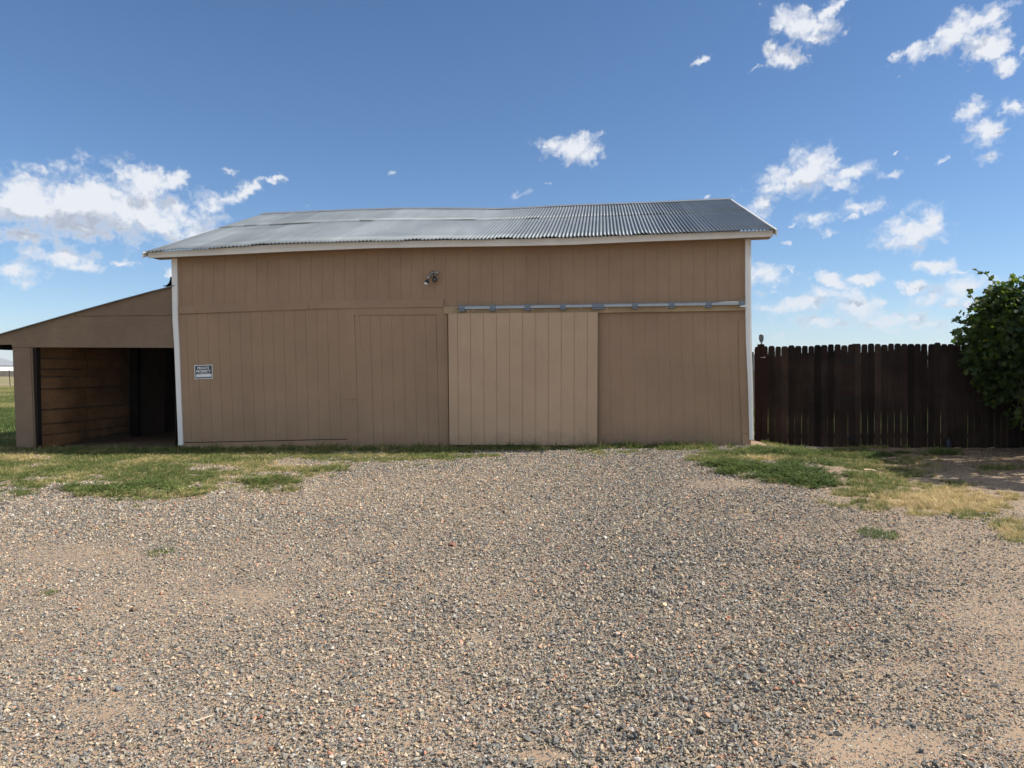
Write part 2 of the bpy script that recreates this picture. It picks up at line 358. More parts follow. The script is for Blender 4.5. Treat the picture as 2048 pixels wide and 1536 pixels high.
def masks(x, y, z):
    """grass, dryness, gravel coverage of a terrain point (all in world space, from measured patches)"""
    x = np.asarray(x, float); y = np.asarray(y, float)
    yy = np.maximum(y, .3)
    px, py = topx(x, yy, z)
    inv = (y > 1.2) & (y < 60)
    n = fbm(x * 2.2, y * 2.2, 21, 4) - .5; n2 = fbm(x * 7, y * 7, 5, 3) - .5
    lb = np.interp(px, *LB)
    g = np.clip((lb - py) / 14 + .5, -2.2, 1) * (px < 1430) + (px >= 1430) * -2.2
    g = g - 1.5 * ell(px, py, HOLES)
    g = np.maximum(g, np.where(ell(px, py, ADD) > .02, ell(px, py, ADD) * 1.7 - .6, -2.2))
    g = np.where((x < -9.9) & (y > 11), 1.0, g)
    wl = (np.array(WO.x) - x) * 0
    behind = ((x - WO.x) * V.x + (y - WO.y) * V.y) > .0
    inbarn = behind & (x > -6.4) & (x < 4.35 + .15 * (y - 12.4))
    shed = behind & (x <= -6.2) & (x > -9.75) & (((x - WO.x) * V.x + (y - WO.y) * V.y) < 4.5)
    fb = ((x - FO.x) * FN.x + (y - FO.y) * FN.y) > .05
    g = np.where(fb & (x > 4), 1.0, g)
    g = np.where(behind & (~fb) & (x >= 4.35) & (x < 5.2), 1.0, g)
    g = np.where(((x - WO.x) * V.x + (y - WO.y) * V.y) > 5.5, 1.0, g)
    g = np.where(shed | (inbarn & (y < 19)), -1.0, g)
    g = np.where(y > 22, 1.0, g)
    grass = smooth((g + n * 2.8 + n2 * 1.8 + .1) / .8)
    dry = np.clip(ell(px, py, DRY) * 1.3 + (fbm(x * 1.3, y * 1.3, 63, 4) - .42) * 1.6 + n2 * .5, 0, 1)
    dry = np.where(y > 16, np.clip(.35 + 1.5 * (fbm(x * .25, y * .25, 77, 3) - .5) , 0, 1), dry)
    # gravel coverage
    c = .98 + n * .35
    rt = smooth((px - (1560 - (py - 960) * -.55)) / 320)          # thins out towards the right
    c = c - (.34 - .10 * smooth((py - 1300) / 200)) * rt
    c = c - .42 * smooth((700 - px) / 600) * smooth((py - 1040) / 80) * (.5 + 1.2 * n)
    c = c - .9 * ell(px, py, BARE)
    tone = smooth((fbm(x * .55, y * .55, 40, 3) - .5) * 2.4 + .5)
    tone = np.clip(tone * .55 + .65 * np.exp(-((px - 1180 + (1536 - py) * -.30) / 380) ** 2), 0, 1)
    c = c - .46 * (1 - tone) * (.6 + .4 * smooth((py - 980) / 120)) - .22 * np.exp(-((px - 470 + (py - 1190) * .5) / 170) ** 2 - ((py - 1200) / 90) ** 2)
    c = np.where(shed, .12, c)
    c = c * (1 - .75 * smooth((px - 1600) / 100) * smooth((1040 - py) / 50))
    grav = np.clip(c, 0, 1) * (1 - .85 * grass)
    grav = np.where((y > 14.5) | (inbarn), 0, grav)
    return grass, dry, grav, tone

def axis(lo, hi, step, far, n):
    a = np.arange(lo, hi + step / 2, step)
    k = np.geomspace(step, far, n)
    return np.concatenate([(lo - np.cumsum(k) )[::-1], a, hi + np.cumsum(k)])
gx = axis(-13, 13, .09, 1900, 26); gy = axis(1.0, 19, .09, 1900, 26)
GX, GY = np.meshgrid(gx, gy); GZ = gz(GX, GY)
nx, ny = len(gx), len(gy)
me = bpy.data.meshes.new('ground')
vs = np.stack([GX.ravel(), GY.ravel(), GZ.ravel()], 1)
idx = np.arange(nx * ny).reshape(ny, nx)
fs = np.stack([idx[:-1, :-1].ravel(), idx[:-1, 1:].ravel(), idx[1:, 1:].ravel(), idx[1:, :-1].ravel()], 1)
me.vertices.add(len(vs)); me.vertices.foreach_set('co', vs.ravel())
me.loops.add(fs.size); me.loops.foreach_set('vertex_index', fs.ravel().astype(np.int32))
me.polygons.add(len(fs)); me.polygons.foreach_set('loop_start', np.arange(0, fs.size, 4, dtype=np.int32))
me.update(calc_edges=True)
me.polygons.foreach_set('use_smooth', [True] * len(fs))
mg, mdry, mgr, mtone = masks(vs[:, 0], vs[:, 1], vs[:, 2])
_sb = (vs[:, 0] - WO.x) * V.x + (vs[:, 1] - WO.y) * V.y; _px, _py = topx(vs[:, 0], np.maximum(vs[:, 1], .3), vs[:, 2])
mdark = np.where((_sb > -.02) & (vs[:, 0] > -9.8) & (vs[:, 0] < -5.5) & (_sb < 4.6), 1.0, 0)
mdark = np.maximum(mdark, .75 * smooth((_px - 1640) / 90) * smooth((952 - _py) / 14 + (fbm(vs[:, 0] * 2, vs[:, 1] * 2, 4, 3) - .5) * 2) * (vs[:, 1] > 3))  # also darkens the soil colour over the shaded strip before the fence
for nm, arr in (('grass', mg), ('dry', mdry), ('gravel', mgr), ('tone', mtone), ('soil_and_shade', mdark)):
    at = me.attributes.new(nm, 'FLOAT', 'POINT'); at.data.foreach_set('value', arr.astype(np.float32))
ground = bpy.data.objects.new('ground', me); COL.objects.link(ground); tag(ground, kind='structure')
ground['label'] = 'gravel yard, dirt and grass'
def ground_mat():
    m, nt, b = newmat('dirt_gravel_ground')
    tc = mk(nt, 'ShaderNodeTexCoord'); P = tc.outputs['Object']
    def att(n):
        a = mk(nt, 'ShaderNodeAttribute'); a.attribute_name = n; return a.outputs['Fac']
    nA = noise(nt, P, 1.7, 6, .65); nB = noise(nt, P, 60, 4, .7); nC = noise(nt, P, .35, 4, .6)
    dirt = mixc(nt, mapr(nt, nA.outputs[0], .3, .7), (.30, .222, .155), (.405, .302, .205))
    dirt = mixc(nt, mapr(nt, nB.outputs[0], .35, .65, 0, .5), dirt, (.22, .155, .115))
    vo = mk(nt, 'ShaderNodeTexVoronoi'); vo.inputs['Scale'].default_value = 95; nt.links.new(P, vo.inputs['Vector'])
    vo.inputs['Randomness'].default_value = 1
    sp = mk(nt, 'ShaderNodeSeparateColor'); nt.links.new(vo.outputs['Color'], sp.inputs[0])
    rp = mk(nt, 'ShaderNodeValToRGB'); cr = rp.color_ramp; cr.interpolation = 'CONSTANT'
    cs = [(0, (.13, .135, .14)), (.2, (.26, .25, .23)), (.38, (.38, .34, .27)), (.55, (.50, .39, .26)), (.72, (.21, .21, .21)), (.85, (.52, .33, .22)), (.93, (.62, .57, .50))]
    cr.elements[0].position = 0; cr.elements[0].color = (*cs[0][1], 1); cr.elements[1].position = cs[1][0]; cr.elements[1].color = (*cs[1][1], 1)
    for p, c in cs[2:]:
        e = cr.elements.new(p); e.color = (*c, 1)
    nt.links.new(sp.outputs[0], rp.inputs[0])
    dist = mapr(nt, vo.outputs['Distance'], .35, .6, 1, .35)
    peb = mixc(nt, 1.0, rp.outputs[0], dist, 'MULTIPLY')
    pick = mth(nt, 'LESS_THAN', sp.outputs[1], mth(nt, 'MULTIPLY_ADD', att('gravel'), .5, .30))
    col = mixc(nt, pick, dirt, peb)
    col = mixc(nt, mth(nt, 'MULTIPLY', att('soil_and_shade'), mapr(nt, nA.outputs[0], .3, .6, .7, 1)), col, mixc(nt, mapr(nt, nB.outputs[0], .35, .65), (.105, .070, .048), (.19, .135, .092)))
    soil = mixc(nt, mapr(nt, nB.outputs[0], .35, .65), (.10, .115, .045), (.20, .16, .085))
    field = mixc(nt, mapr(nt, nC.outputs[0], .4, .6), (.13, .16, .055), (.27, .24, .11))
    gsoil = mixc(nt, att('dry'), soil, (.36, .27, .16))
    sx = mk(nt, 'ShaderNodeSeparateXYZ'); nt.links.new(P, sx.inputs[0])
    gsoil = mixc(nt, mapr(nt, sx.outputs[1], 22, 40), gsoil, field)
    col = mixc(nt, mapr(nt, att('grass'), 0, 1, 0, .62), col, gsoil)
    nt.links.new(col, b.inputs['Base Color']); b.inputs['Roughness'].default_value = .95; b.inputs['Specular IOR Level'].default_value = .1
    hgt = mth(nt, 'ADD', mth(nt, 'MULTIPLY', mth(nt, 'MULTIPLY', mapr(nt, vo.outputs['Distance'], 0, .6, 1, 0), pick), 1.0), mth(nt, 'MULTIPLY', nB.outputs[0], .5))
    bp = mk(nt, 'ShaderNodeBump'); bp.inputs['Strength'].default_value = .8; bp.inputs['Distance'].default_value = .008
    nt.links.new(hgt, bp.inputs['Height']); nt.links.new(bp.outputs[0], b.inputs['Normal'])
    return m
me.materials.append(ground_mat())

# ------------------------------------------------------------------ scatter helper (points -> instances of unlinked source meshes)
def scatter(name, pts, scl, rot, colv, sources, label, mats=None):
    n = len(pts); me = bpy.data.meshes.new(name); me.vertices.add(n); me.vertices.foreach_set('co', np.asarray(pts, np.float32).ravel())
    a = me.attributes.new('scl', 'FLOAT_VECTOR', 'POINT'); a.data.foreach_set('vector', np.asarray(scl, np.float32).ravel())
    a = me.attributes.new('rot', 'FLOAT_VECTOR', 'POINT'); a.data.foreach_set('vector', np.asarray(rot, np.float32).ravel())
    a = me.attributes.new('tint', 'FLOAT', 'POINT'); a.data.foreach_set('value', np.asarray(colv, np.float32))
    a = me.attributes.new('pick', 'INT', 'POINT'); a.data.foreach_set('value', RNG.integers(0, len(sources), n).astype(np.int32))
    o = bpy.data.objects.new(name, me); COL.objects.link(o)
    cl = bpy.data.collections.new(name + '_sources')
    for i, s in enumerate(sources):
        so_ = bpy.data.objects.new('%s_source_%02d' % (name, i), s); cl.objects.link(so_)
    ng = bpy.data.node_groups.new(name + '_scatter', 'GeometryNodeTree')
    ng.interface.new_socket("Geometry", in_out='INPUT', socket_type='NodeSocketGeometry')
    ng.interface.new_socket("Geometry", in_out='OUTPUT', socket_type='NodeSocketGeometry')
    i_ = ng.nodes.new('NodeGroupInput'); o_ = ng.nodes.new('NodeGroupOutput')
    ci = ng.nodes.new('GeometryNodeCollectionInfo'); ci.inputs[0].default_value = cl
    ci.inputs['Separate Children'].default_value = True; ci.inputs['Reset Children'].default_value = True
    ip = ng.nodes.new('GeometryNodeInstanceOnPoints'); ip.inputs['Pick Instance'].default_value = True
    def na(nm, t):
        x = ng.nodes.new('GeometryNodeInputNamedAttribute'); x.data_type = t; x.inputs['Name'].default_value = nm
        return x.outputs['Attribute']
    ng.links.new(i_.outputs[0], ip.inputs['Points']); ng.links.new(ci.outputs[0], ip.inputs['Instance'])
    ng.links.new(na('pick', 'INT'), ip.inputs['Instance Index']); ng.links.new(na('rot', 'FLOAT_VECTOR'), ip.inputs['Rotation'])
    ng.links.new(na('scl', 'FLOAT_VECTOR'), ip.inputs['Scale']); ng.links.new(ip.outputs[0], o_.inputs[0])
    md = o.modifiers.new('scatter', 'NODES'); md.node_group = ng
    tag(o, label, None, None, 'stuff')
    return o
def tint_attr(nt):
    a = mk(nt, 'ShaderNodeAttribute'); a.attribute_type = 'INSTANCER'; a.attribute_name = 'tint'; return a.outputs['Fac']

# gravel stones
def rock_mesh(i, mat):
    bm = bmesh.new(); r = random.Random(100 + i)
    k = 11
    for _ in range(k):
        d = Vector((r.gauss(0, 1), r.gauss(0, 1), r.gauss(0, 1))).normalized() * r.uniform(.42, .56)
        bm.verts.new((d.x * r.uniform(.9, 1.25), d.y * r.uniform(.7, 1.0), d.z * .68))
    bmesh.ops.convex_hull(bm, input=bm.verts)
    for v in [v for v in bm.verts if not v.link_faces]: bm.verts.remove(v)
    me = bpy.data.meshes.new('stone'); bm.to_mesh(me); bm.free(); me.materials.append(mat); return me
def stone_mat():
    m, nt, b = newmat('crushed_stone')
    rp = mk(nt, 'ShaderNodeValToRGB'); cr = rp.color_ramp; cr.interpolation = 'CONSTANT'
    cs = [(0, (.135, .137, .132)), (.10, (.215, .21, .198)), (.22, (.30, .285, .25)), (.36, (.40, .365, .30)), (.50, (.34, .29, .22)), (.60, (.50, .41, .29)),
          (.74, (.58, .45, .30)), (.85, (.44, .32, .22)), (.91, (.60, .36, .24)), (.955, (.50, .24, .16)), (.972, (.62, .59, .54))]
    cr.elements[0].position = 0; cr.elements[0].color = (*cs[0][1], 1); cr.elements[1].position = cs[1][0]; cr.elements[1].color = (*cs[1][1], 1)
    for p, c in cs[2:]:
        e = cr.elements.new(p); e.color = (*c, 1)
    nt.links.new(tint_attr(nt), rp.inputs[0])
    oi = mk(nt, 'ShaderNodeObjectInfo'); tc = mk(nt, 'ShaderNodeTexCoord')
    n = noise(nt, tc.outputs['Object'], 4, 4, .7)
    v = mth(nt, 'MULTIPLY', mapr(nt, oi.outputs['Random'], 0, 1, .8, 1.2), mapr(nt, n.outputs[0], .3, .7, .82, 1.15))
    v = mth(nt, 'MULTIPLY', v, .86)
    nt.links.new(mixc(nt, 1.0, rp.outputs[0], v, 'MULTIPLY'), b.inputs['Base Color'])
    b.inputs['Roughness'].default_value = .85; b.inputs['Specular IOR Level'].default_value = .25
    return m
M_stone = stone_mat()
rocks = [rock_mesh(i, M_stone) for i in range(12)]
def sample_view(n, d0, d1, margin=1.06):
    """uniform points over the visible wedge of terrain between depths d0 and d1"""
    y = np.sqrt(RNG.uniform(d0 * d0, d1 * d1, n)); hw = 1024 / F * margin * y + .15
    return RNG.uniform(-1, 1, n) * hw, y
PT, SL, RT, TT = [], [], [], []
for (d0, d1, dens, smin, smed, smax, sig) in ((2.1, 4.2, 3900, .007, .0155, .040, .34), (4.2, 7.0, 3200, .008, .0160, .042, .33), (7.0, 14.3, 2100, .010, .0190, .040, .28),
                                         (2.1, 4.8, 5200, .0035, .0070, .010, .25), (4.8, 7.5, 1500, .005, .0085, .012, .2)):
    area = .69 * 1.06 * 2 * (d1 ** 2 - d0 ** 2) / 2
    n = int(area * dens); x, y = sample_view(n, d0, d1); z = gz(x, y)
    g, dr, gr, tn = masks(x, y, z)
    keep = RNG.random(n) < np.clip(gr ** (1.1 if smed > .01 else .6), .09 * (g < .4), 1)
    keep &= ~((((x - WO.x) * V.x + (y - WO.y) * V.y) > -.03) & (x > -6.4) & (x < 4.6))
    x, y, z, tn, gr = x[keep], y[keep], z[keep], tn[keep], gr[keep]; n = len(x)
    s = np.clip(smed * np.exp(RNG.normal(0, sig, n)) * (.72 + .33 * gr), smin, smax)
    lift = RNG.uniform(0, .5, n) * s * np.clip(gr, .2, 1) + .006 * gr * RNG.random(n)
    PT.append(np.stack([x, y, z + lift], 1)); SL.append(np.stack([s * RNG.uniform(.85, 1.3, n), s * RNG.uniform(.8, 1.1, n), s * RNG.uniform(.75, 1.1, n)], 1))
    RT.append(np.stack([RNG.normal(0, .45, n), RNG.normal(0, .45, n), RNG.uniform(0, 6.28, n)], 1))
    t = RNG.random(n)
    t = np.where(RNG.random(n) < tn * .45, t * .5, t); t = np.where((RNG.random(n) > tn + .35), .3 + .7 * t, t)
    TT.append(t)
gravel = scatter('gravel', np.concatenate(PT), np.concatenate(SL), np.concatenate(RT), np.concatenate(TT), rocks, 'grey, tan and pinkish crushed stone covering the yard')
print('stones', len(gravel.data.vertices))

# grass
def leaf_mat(name, ramp, trans=.35):
    m, nt, b = newmat(name)
    rp = mk(nt, 'ShaderNodeValToRGB'); cr = rp.color_ramp
    cr.elements[0].position = ramp[0][0]; cr.elements[0].color = (*ramp[0][1], 1); cr.elements[1].position = ramp[-1][0]; cr.elements[1].color = (*ramp[-1][1], 1)
    for p, c in ramp[1:-1]:
        e = cr.elements.new(p); e.color = (*c, 1)
    nt.links.new(tint_attr(nt), rp.inputs[0])
    oi = mk(nt, 'ShaderNodeObjectInfo')
    cc = mixc(nt, 1.0, rp.outputs[0], mapr(nt, oi.outputs['Random'], 0, 1, .75, 1.25), 'MULTIPLY')
    nt.links.new(cc, b.inputs['Base Color']); b.inputs['Roughness'].default_value = .6; b.inputs['Specular IOR Level'].default_value = .25
    tr = mk(nt, 'ShaderNodeBsdfTranslucent'); nt.links.new(cc, tr.inputs[0])
    mx = mk(nt, 'ShaderNodeMixShader'); mx.inputs[0].default_value = trans
    nt.links.new(b.outputs[0], mx.inputs[1]); nt.links.new(tr.outputs[0], mx.inputs[2]); nt.links.new(mx.outputs[0], nt.nodes['Material Output'].inputs[0])
    return m
M_grass = leaf_mat('grass_blade', [(0, (.06, .10, .026)), (.35, (.13, .175, .048)), (.6, (.23, .245, .085)), (.8, (.44, .37, .17)), (1, (.60, .48, .26))])
def blade(vs, fs, r, base, az, L, w, lean):
    d = Vector((math.cos(az), math.sin(az), 0)); sd = Vector((-d.y, d.x, 0)); n = len(vs); k = 3
    for i in range(k + 1):
        t = i / k; p = base + d * (L * lean * t * t) + ZUP * (L * (t - .45 * lean * t * t)); ww = w * (1 - t) ** .7 * .5
        if i < k: vs += [p - sd * ww, p + sd * ww]
        else: vs.append(p)
    for i in range(k - 1):
        a = n + 2 * i; fs.append((a, a + 1, a + 3, a + 2))
    fs.append((n + 2 * k - 2, n + 2 * k - 1, n + 2 * k))
def tuft_mesh(i, nb, spread, L, w, mat, lean=(.2, 1.2)):
    r = random.Random(500 + i); vs, fs = [], []
    for _ in range(nb):
        a = r.uniform(0, 6.28); q = r.uniform(0, spread) ** 1
        blade(vs, fs, r, Vector((math.cos(a) * q, math.sin(a) * q, 0)), a + r.gauss(0, .8), L * r.uniform(.5, 1.1), w * r.uniform(.7, 1.2), r.uniform(*lean))
    me = bpy.data.meshes.new('tuft'); me.from_pydata([tuple(v) for v in vs], [], fs); me.materials.append(mat); return me
def weed_mesh(i, mat):
    r = random.Random(900 + i); vs, fs = [], []
    for _ in range(7):
        a = r.uniform(0, 6.28); ln = r.uniform(.05, .11); up = r.uniform(.3, 1.0)
        for k in range(8):
            t = (k + 1) / 8; p = Vector((math.cos(a) * ln * t, math.sin(a) * ln * t, up * ln * (t - .3 * t * t)))
            la = a + (1 if k % 2 else -1) * 1.0 + r.gauss(0, .4); d = Vector((math.cos(la), math.sin(la), r.uniform(-.1, .5))).normalized()
            sdv = d.cross(ZUP).normalized(); L = r.uniform(.012, .022); wv_ = L * .45; n = len(vs)
            vs += [p, p + d * L * .5 + sdv * wv_, p + d * L, p + d * L * .5 - sdv * wv_]; fs.append((n, n + 1, n + 2, n + 3))
    me = bpy.data.meshes.new('weed'); me.from_pydata([tuple(v) for v in vs], [], fs); me.materials.append(mat); return me
tufts = [tuft_mesh(i, 16, .035, .06, .0045, M_grass) for i in range(8)]
weeds = [weed_mesh(i, M_grass) for i in range(6)]
def put_plants(name, src, label, n, xr, yr, dens_fn, sc_fn, tint_fn):
    x = RNG.uniform(*xr, n); y = RNG.uniform(*yr, n); z = gz(x, y); n = len(x); g, dr, gr, tn = masks(x, y, z)
    px, py = topx(x, y, z)
    keep = (RNG.random(n) < dens_fn(x, y, px, py, g, dr)) & (px > -160) & (px < 2200)
    x, y, z, g, dr, px, py = (q[keep] for q in (x, y, z, g, dr, px, py)); n = len(x)
    s = sc_fn(x, y, px, py, n)
    o = scatter(name, np.stack([x, y, z - .004], 1), np.stack([s, s, s * RNG.uniform(.8, 1.25, n)], 1),
                np.stack([RNG.normal(0, .12, n), RNG.normal(0, .12, n), RNG.uniform(0, 6.28, n)], 1), tint_fn(g, dr, n, px, py), src, label)
    print(name, n); return o
def weedzone(px, py): return np.clip(ell(px, py, [(1560,948,130,20,1.3),(1630,965,50,12,1.3),(1470,935,60,14,1.0),(1600,905,120,6,.6),(1880,908,60,7,1.2),(1770,912,70,7,.9),(260,985,150,16,.5),(540,962,60,10,.4),(2000,905,60,8,1)]), 0, 1)
put_plants('grass', tufts, 'short green and yellowing grass along the barn and fence', 210000, (-12, 10.5), (5.8, 15.5),
    lambda x, y, px, py, g, dr: np.where(g > .04, g ** 1.2 * .95, 0) * (1 - .75 * weedzone(px, py)),
    lambda x, y, px, py, n: np.clip(RNG.normal(.78, .28, n), .3, 1.7) * np.where(px > 1690, 1.15, 1.0) * (1 + .9 * np.exp(-((((x - WO.x) * V.x + (y - WO.y) * V.y) + .15) / .28) ** 2) * RNG.random(n) ** 2 * 2 * (px < 1500)),
    lambda g, dr, n, px, py: np.clip(.36 + dr * .6 + RNG.normal(0, .2, n) + (px > 1690) * .1, 0, 1))
put_plants('weeds', weeds, 'low leafy green weeds growing in patches in the yard', 110000, (-10, 10), (7.0, 13.6),
    lambda x, y, px, py, g, dr: g * weedzone(px, py) * .8,
    lambda x, y, px, py, n: np.clip(RNG.normal(1.0, .25, n), .4, 1.7),
    lambda g, dr, n, px, py: np.clip(.12 + dr * .35 + RNG.normal(0, .12, n), 0, 1))
ftufts = [tuft_mesh(20 + i, 14, .10, .16, .012, M_grass) for i in range(6)]
n = 34000; y = np.sqrt(RNG.uniform(14.5 ** 2, 70 ** 2, n)); x = y * RNG.uniform(-.76, -.655, n)
y2 = np.sqrt(RNG.uniform(13.5 ** 2, 26 ** 2, 9000)); x2 = y2 * RNG.uniform(.28, .75, 9000)
x = np.concatenate([x, x2]); y = np.concatenate([y, y2]); vis = x == x
sb = ((x - WO.x) * V.x + (y - WO.y) * V.y)
vis &= ~((x > -10.2) & (x < 5.6) & (sb < 5.2)) & (((x - FO.x) * FN.x + (y - FO.y) * FN.y > .3) | (x < 0))
x, y = x[vis], y[vis]; z = gz(x, y); n = len(x); _, dr, _, _ = masks(x, y, z); s = RNG.uniform(.6, 1.3, n)
scatter('field_grass', np.stack([x, y, z], 1), np.stack([s, s, s], 1), np.stack([x * 0, x * 0, RNG.uniform(0, 6.28, n)], 1), np.clip(.18 + .5 * dr + .25 * (y > 30) + RNG.normal(0, .12, n), 0, 1), ftufts,
        'taller green grass in the field beyond the shed and the fence')
# dry straw lying about
M_straw = leaf_mat('straw', [(0, (.38, .28, .14)), (1, (.62, .52, .34))], .1)
def straw_mesh(i):
    r = random.Random(1200 + i); b = MB()
    p = [Vector((0, 0, .002))]; a = r.uniform(0, 6)
    for k in range(4):
        a += r.gauss(0, .35); p.append(p[-1] + Vector((math.cos(a), math.sin(a), r.gauss(0, .12))) * .03)
    b.tube(p, .0013, 4); me = bpy.data.meshes.new('straw'); me.from_pydata(b.v, [], b.f); me.materials.append(M_straw); return me
n = 5200; x, y = sample_view(n, 2.3, 13.0); z = gz(x, y); g, dr, gr, _ = masks(x, y, z); px, py = topx(x, y, z)
kp = RNG.random(n) < np.clip(.06 + .95 * dr * (y > 7) + .5 * ((px > 1900) & (py < 1100)), 0, 1); x, y, z = x[kp], y[kp], z[kp]; n = len(x); s = RNG.uniform(.5, 1.5, n)
scatter('straw', np.stack([x, y, z + .013], 1), np.stack([s, s, s], 1), np.stack([RNG.normal(0, .1, n), RNG.normal(0, .1, n), RNG.uniform(0, 6.28, n)], 1), RNG.random(n), [straw_mesh(i) for i in range(6)],
        'loose dry straw and stems lying on the gravel and dirt')
# ------------------------------------------------------------------ barn
def cv(pts):
    xs = [p[0] for p in pts]; ys = [p[1] for p in pts]; return lambda x: float(np.interp(x, xs, ys))
SHEET = cv([(292,505),(360,499),(431,496.5),(522,489.6),(583,486.5),(704,483),(900,479.2),(1031,477.2),(1144,474.5),(1270,469.5),(1441,463),(1549,459.5)])
FASB = cv([(292,516),(431,510),(583,502.6),(734,496.5),(900,493.3),(1031,491.8),(1144,489.2),(1270,483.6),(1441,477.4),(1549,472.6)])
RIDGE = cv([(527,429),(704,421.5),(795,418.6),(900,418.4),(1003,419.6),(1060,417),(1120,413.5),(1304,407),(1460,399.5)])
OV = EAVE
RL = 4.7                                          # horizontal run of the front slope
barn = thing('barn', Vector(W(920, 895)), 'tall tan brown board sided barn with a grey corrugated metal roof and white corner trim', 'barn')
def slab(mb, pts, off, th):
    mb.prism([W(x, y, off) for x, y in pts], V * th)
def siding(mb, left, right, top, bot, grooves, off, th=.02, gd=.004, gw=.0085, rows=8):
    """grooved plywood siding between two leaning edges; grooves are px positions at the top"""
    xl, xr = left(0), right(0)
    cols = [(0.0, 0)]
    for g in grooves:
        s = (g - xl) / (xr - xl)
        if not .004 < s < .996: continue
        hw = gw * .5 * 108 / (xr - xl) * (1.5 if int(g) % 7 == 0 else 1)
        cols += [(s - hw, 0), (s - hw * .9, 1), (s + hw * .9, 1), (s + hw, 0)]
    cols.append((1.0, 0)); n0 = len(mb.v); nc = len(cols)
    for r in range(rows + 1):
        t = r / rows
        for s, ind in cols:
            x0 = left(t) + (right(t) - left(t)) * s; y = top(x0) + (bot(x0) - top(x0)) * t
            mb.v.append(tuple(W(x0, y, off) + V * (gd if ind else 0)))
    for r in range(rows):
        for c in range(nc - 1):
            a = n0 + r * nc + c; mb.f.append((a, a + 1, a + nc + 1, a + nc))
    # edges returned to the wall
    for r in range(rows):
        for c in (0, nc - 1):
            a = Vector(mb.v[n0 + r * nc + c]); b = Vector(mb.v[n0 + (r + 1) * nc + c]); mb.quad(a, b, b + V * th, a + V * th)
    for r in (0, rows):
        a = Vector(mb.v[n0 + r * nc]); b = Vector(mb.v[n0 + r * nc + nc - 1]); 
        for c in range(nc - 1):
            a = Vector(mb.v[n0 + r * nc + c]); b = Vector(mb.v[n0 + r * nc + c + 1]); mb.quad(a, b, b + V * th, a + V * th)
def gpos(x0, x1, start=363.5):
    out = []; x = start
    while x < x1:
        if x > x0: out.append(x)
        x += float(np.interp(x, [360, 480, 800, 1300, 1500], [21.2, 21.6, 22.6, 24.1, 24.4]))
    return out
const = lambda v: (lambda t: v)
lin = lambda a, b: (lambda t: a + (b - a) * t)
BANDT = cv([(340,613.5),(371,611.6),(616,602.6),(620,599.5),(886.5,597.4),(890,612),(1500,599)])
b = MB(); siding(b, const(349), const(1496), lambda x: FASB(x) - 9, lambda x: BANDT(x) + 6, gpos(349, 1496), 0, rows=4)
b.build('upper_siding', M_brown, barn)
# lower left wall panel
LT = lambda t: 352 + 12 * t ** 1.2
b = MB(); siding(b, LT, lambda t: 690 + 5 * t, cv([(340,629.5),(616,618),(700,615)]), cv([(355,885),(695,877.5)]),
                 [372 + 21.5 * k + .02 * k * k for k in range(15)], .006)
b.build('lower_siding', M_brown, barn)
b = MB(); slab(b, [(355,886.4),(697,878.8),(697,899),(368,906)], -.006, .03); b.build('skirt_board', M_brown_b, barn)
b = MB(); slab(b, [(352,612.3),(617,602.7),(617,618.3),(353,628.0)], .028, .03); slab(b, [(617.4,599.8),(887,597.3),(887,613.8),(617.4,617.6)], .032, .034)
b.build('band_board', M_brown_b, barn)
# filled in walk door: frame and grooved panel
b = MB()
slab(b, [(688,616),(888,614.6),(888,629.2),(708,630.2),(688,630.6)], .018, .03)
slab(b, [(688,630.6),(708,630.3),(711,693),(714,799),(692,799)], .018, .03)
slab(b, [(692,799.8),(714,799.8),(717,899),(695,899)], .018, .03)
slab(b, [(872.5,629.3),(888,629.2),(889,629.2),(894.5,629.2),(897.5,899),(879,899),(876,780)], .018, .03)
slab(b, [(887.6,611.5),(896,611.5),(896,628.6),(888.6,628.6)], .026, .03)
dw = b.build('door_frame', M_brown, barn)
b = MB(); siding(b, lambda t: 709 + 8 * t, lambda t: 872 + 6.5 * t, lambda x: 630.2, lambda x: 899, [719.5, 740, 761, 783, 805.5, 828, 851], .006, gw=.013, rows=6)
slab(b, [(711.8,693),(741.5,692.4),(748,898.5),(717.2,898.5)], .011, .004)
b.build('blocked_door', M_brown, barn)
# wall behind the sliding door and to its right
b = MB(); siding(b, const(893), lambda t: 1494 + (8 * t if t > .4 else 0), cv([(880,600),(1500,598)]), cv([(880,899),(1500,895)]),
                 [x for x in gpos(1190, 1480)], -.008, gd=.003, gw=.007)
b.build('right_siding', M_brown, barn)
b = MB(); slab(b, [(1477.5,640),(1492,640),(1501,867),(1484,867),(1479,760)], .012, .02); slab(b, [(1484.5,868),(1501,868),(1502,893),(1485.5,894)], .022, .03)
b.build('corner_patch', M_brown_b, barn)
# corner trim
def strip(mb, Lp, Rp, off, th):
    n = len(Lp)
    for i in range(n - 1):
        mb.prism([W(*Lp[i], off), W(*Rp[i], off), W(*Rp[i + 1], off), W(*Lp[i + 1], off)], V * th)
b = MB(); strip(b, [(342.6,508),(345,640),(348.2,690),(352.3,790),(356.6,890.6)], [(353.6,507),(355.4,640),(358,690),(361.6,790),(365.6,890.6)], .034, .1); b.build('corner_trim', M_white, barn)
b = MB(); strip(b, [(1490.6,470),(1490.8,580),(1492,676),(1496.2,767),(1499.2,879.5)], [(1498.8,470),(1499,580),(1500.2,676),(1503,767),(1504.6,879.5)], .05, .1)
strip(b, [(1499,470),(1499.2,580),(1500.4,676),(1503.2,767),(1504.8,879.5)], [(1502.2,470),(1502.3,580),(1503.4,676),(1506,767),(1507.4,879.5)], .036, .1); b.build('corner_trim', M_white, barn)
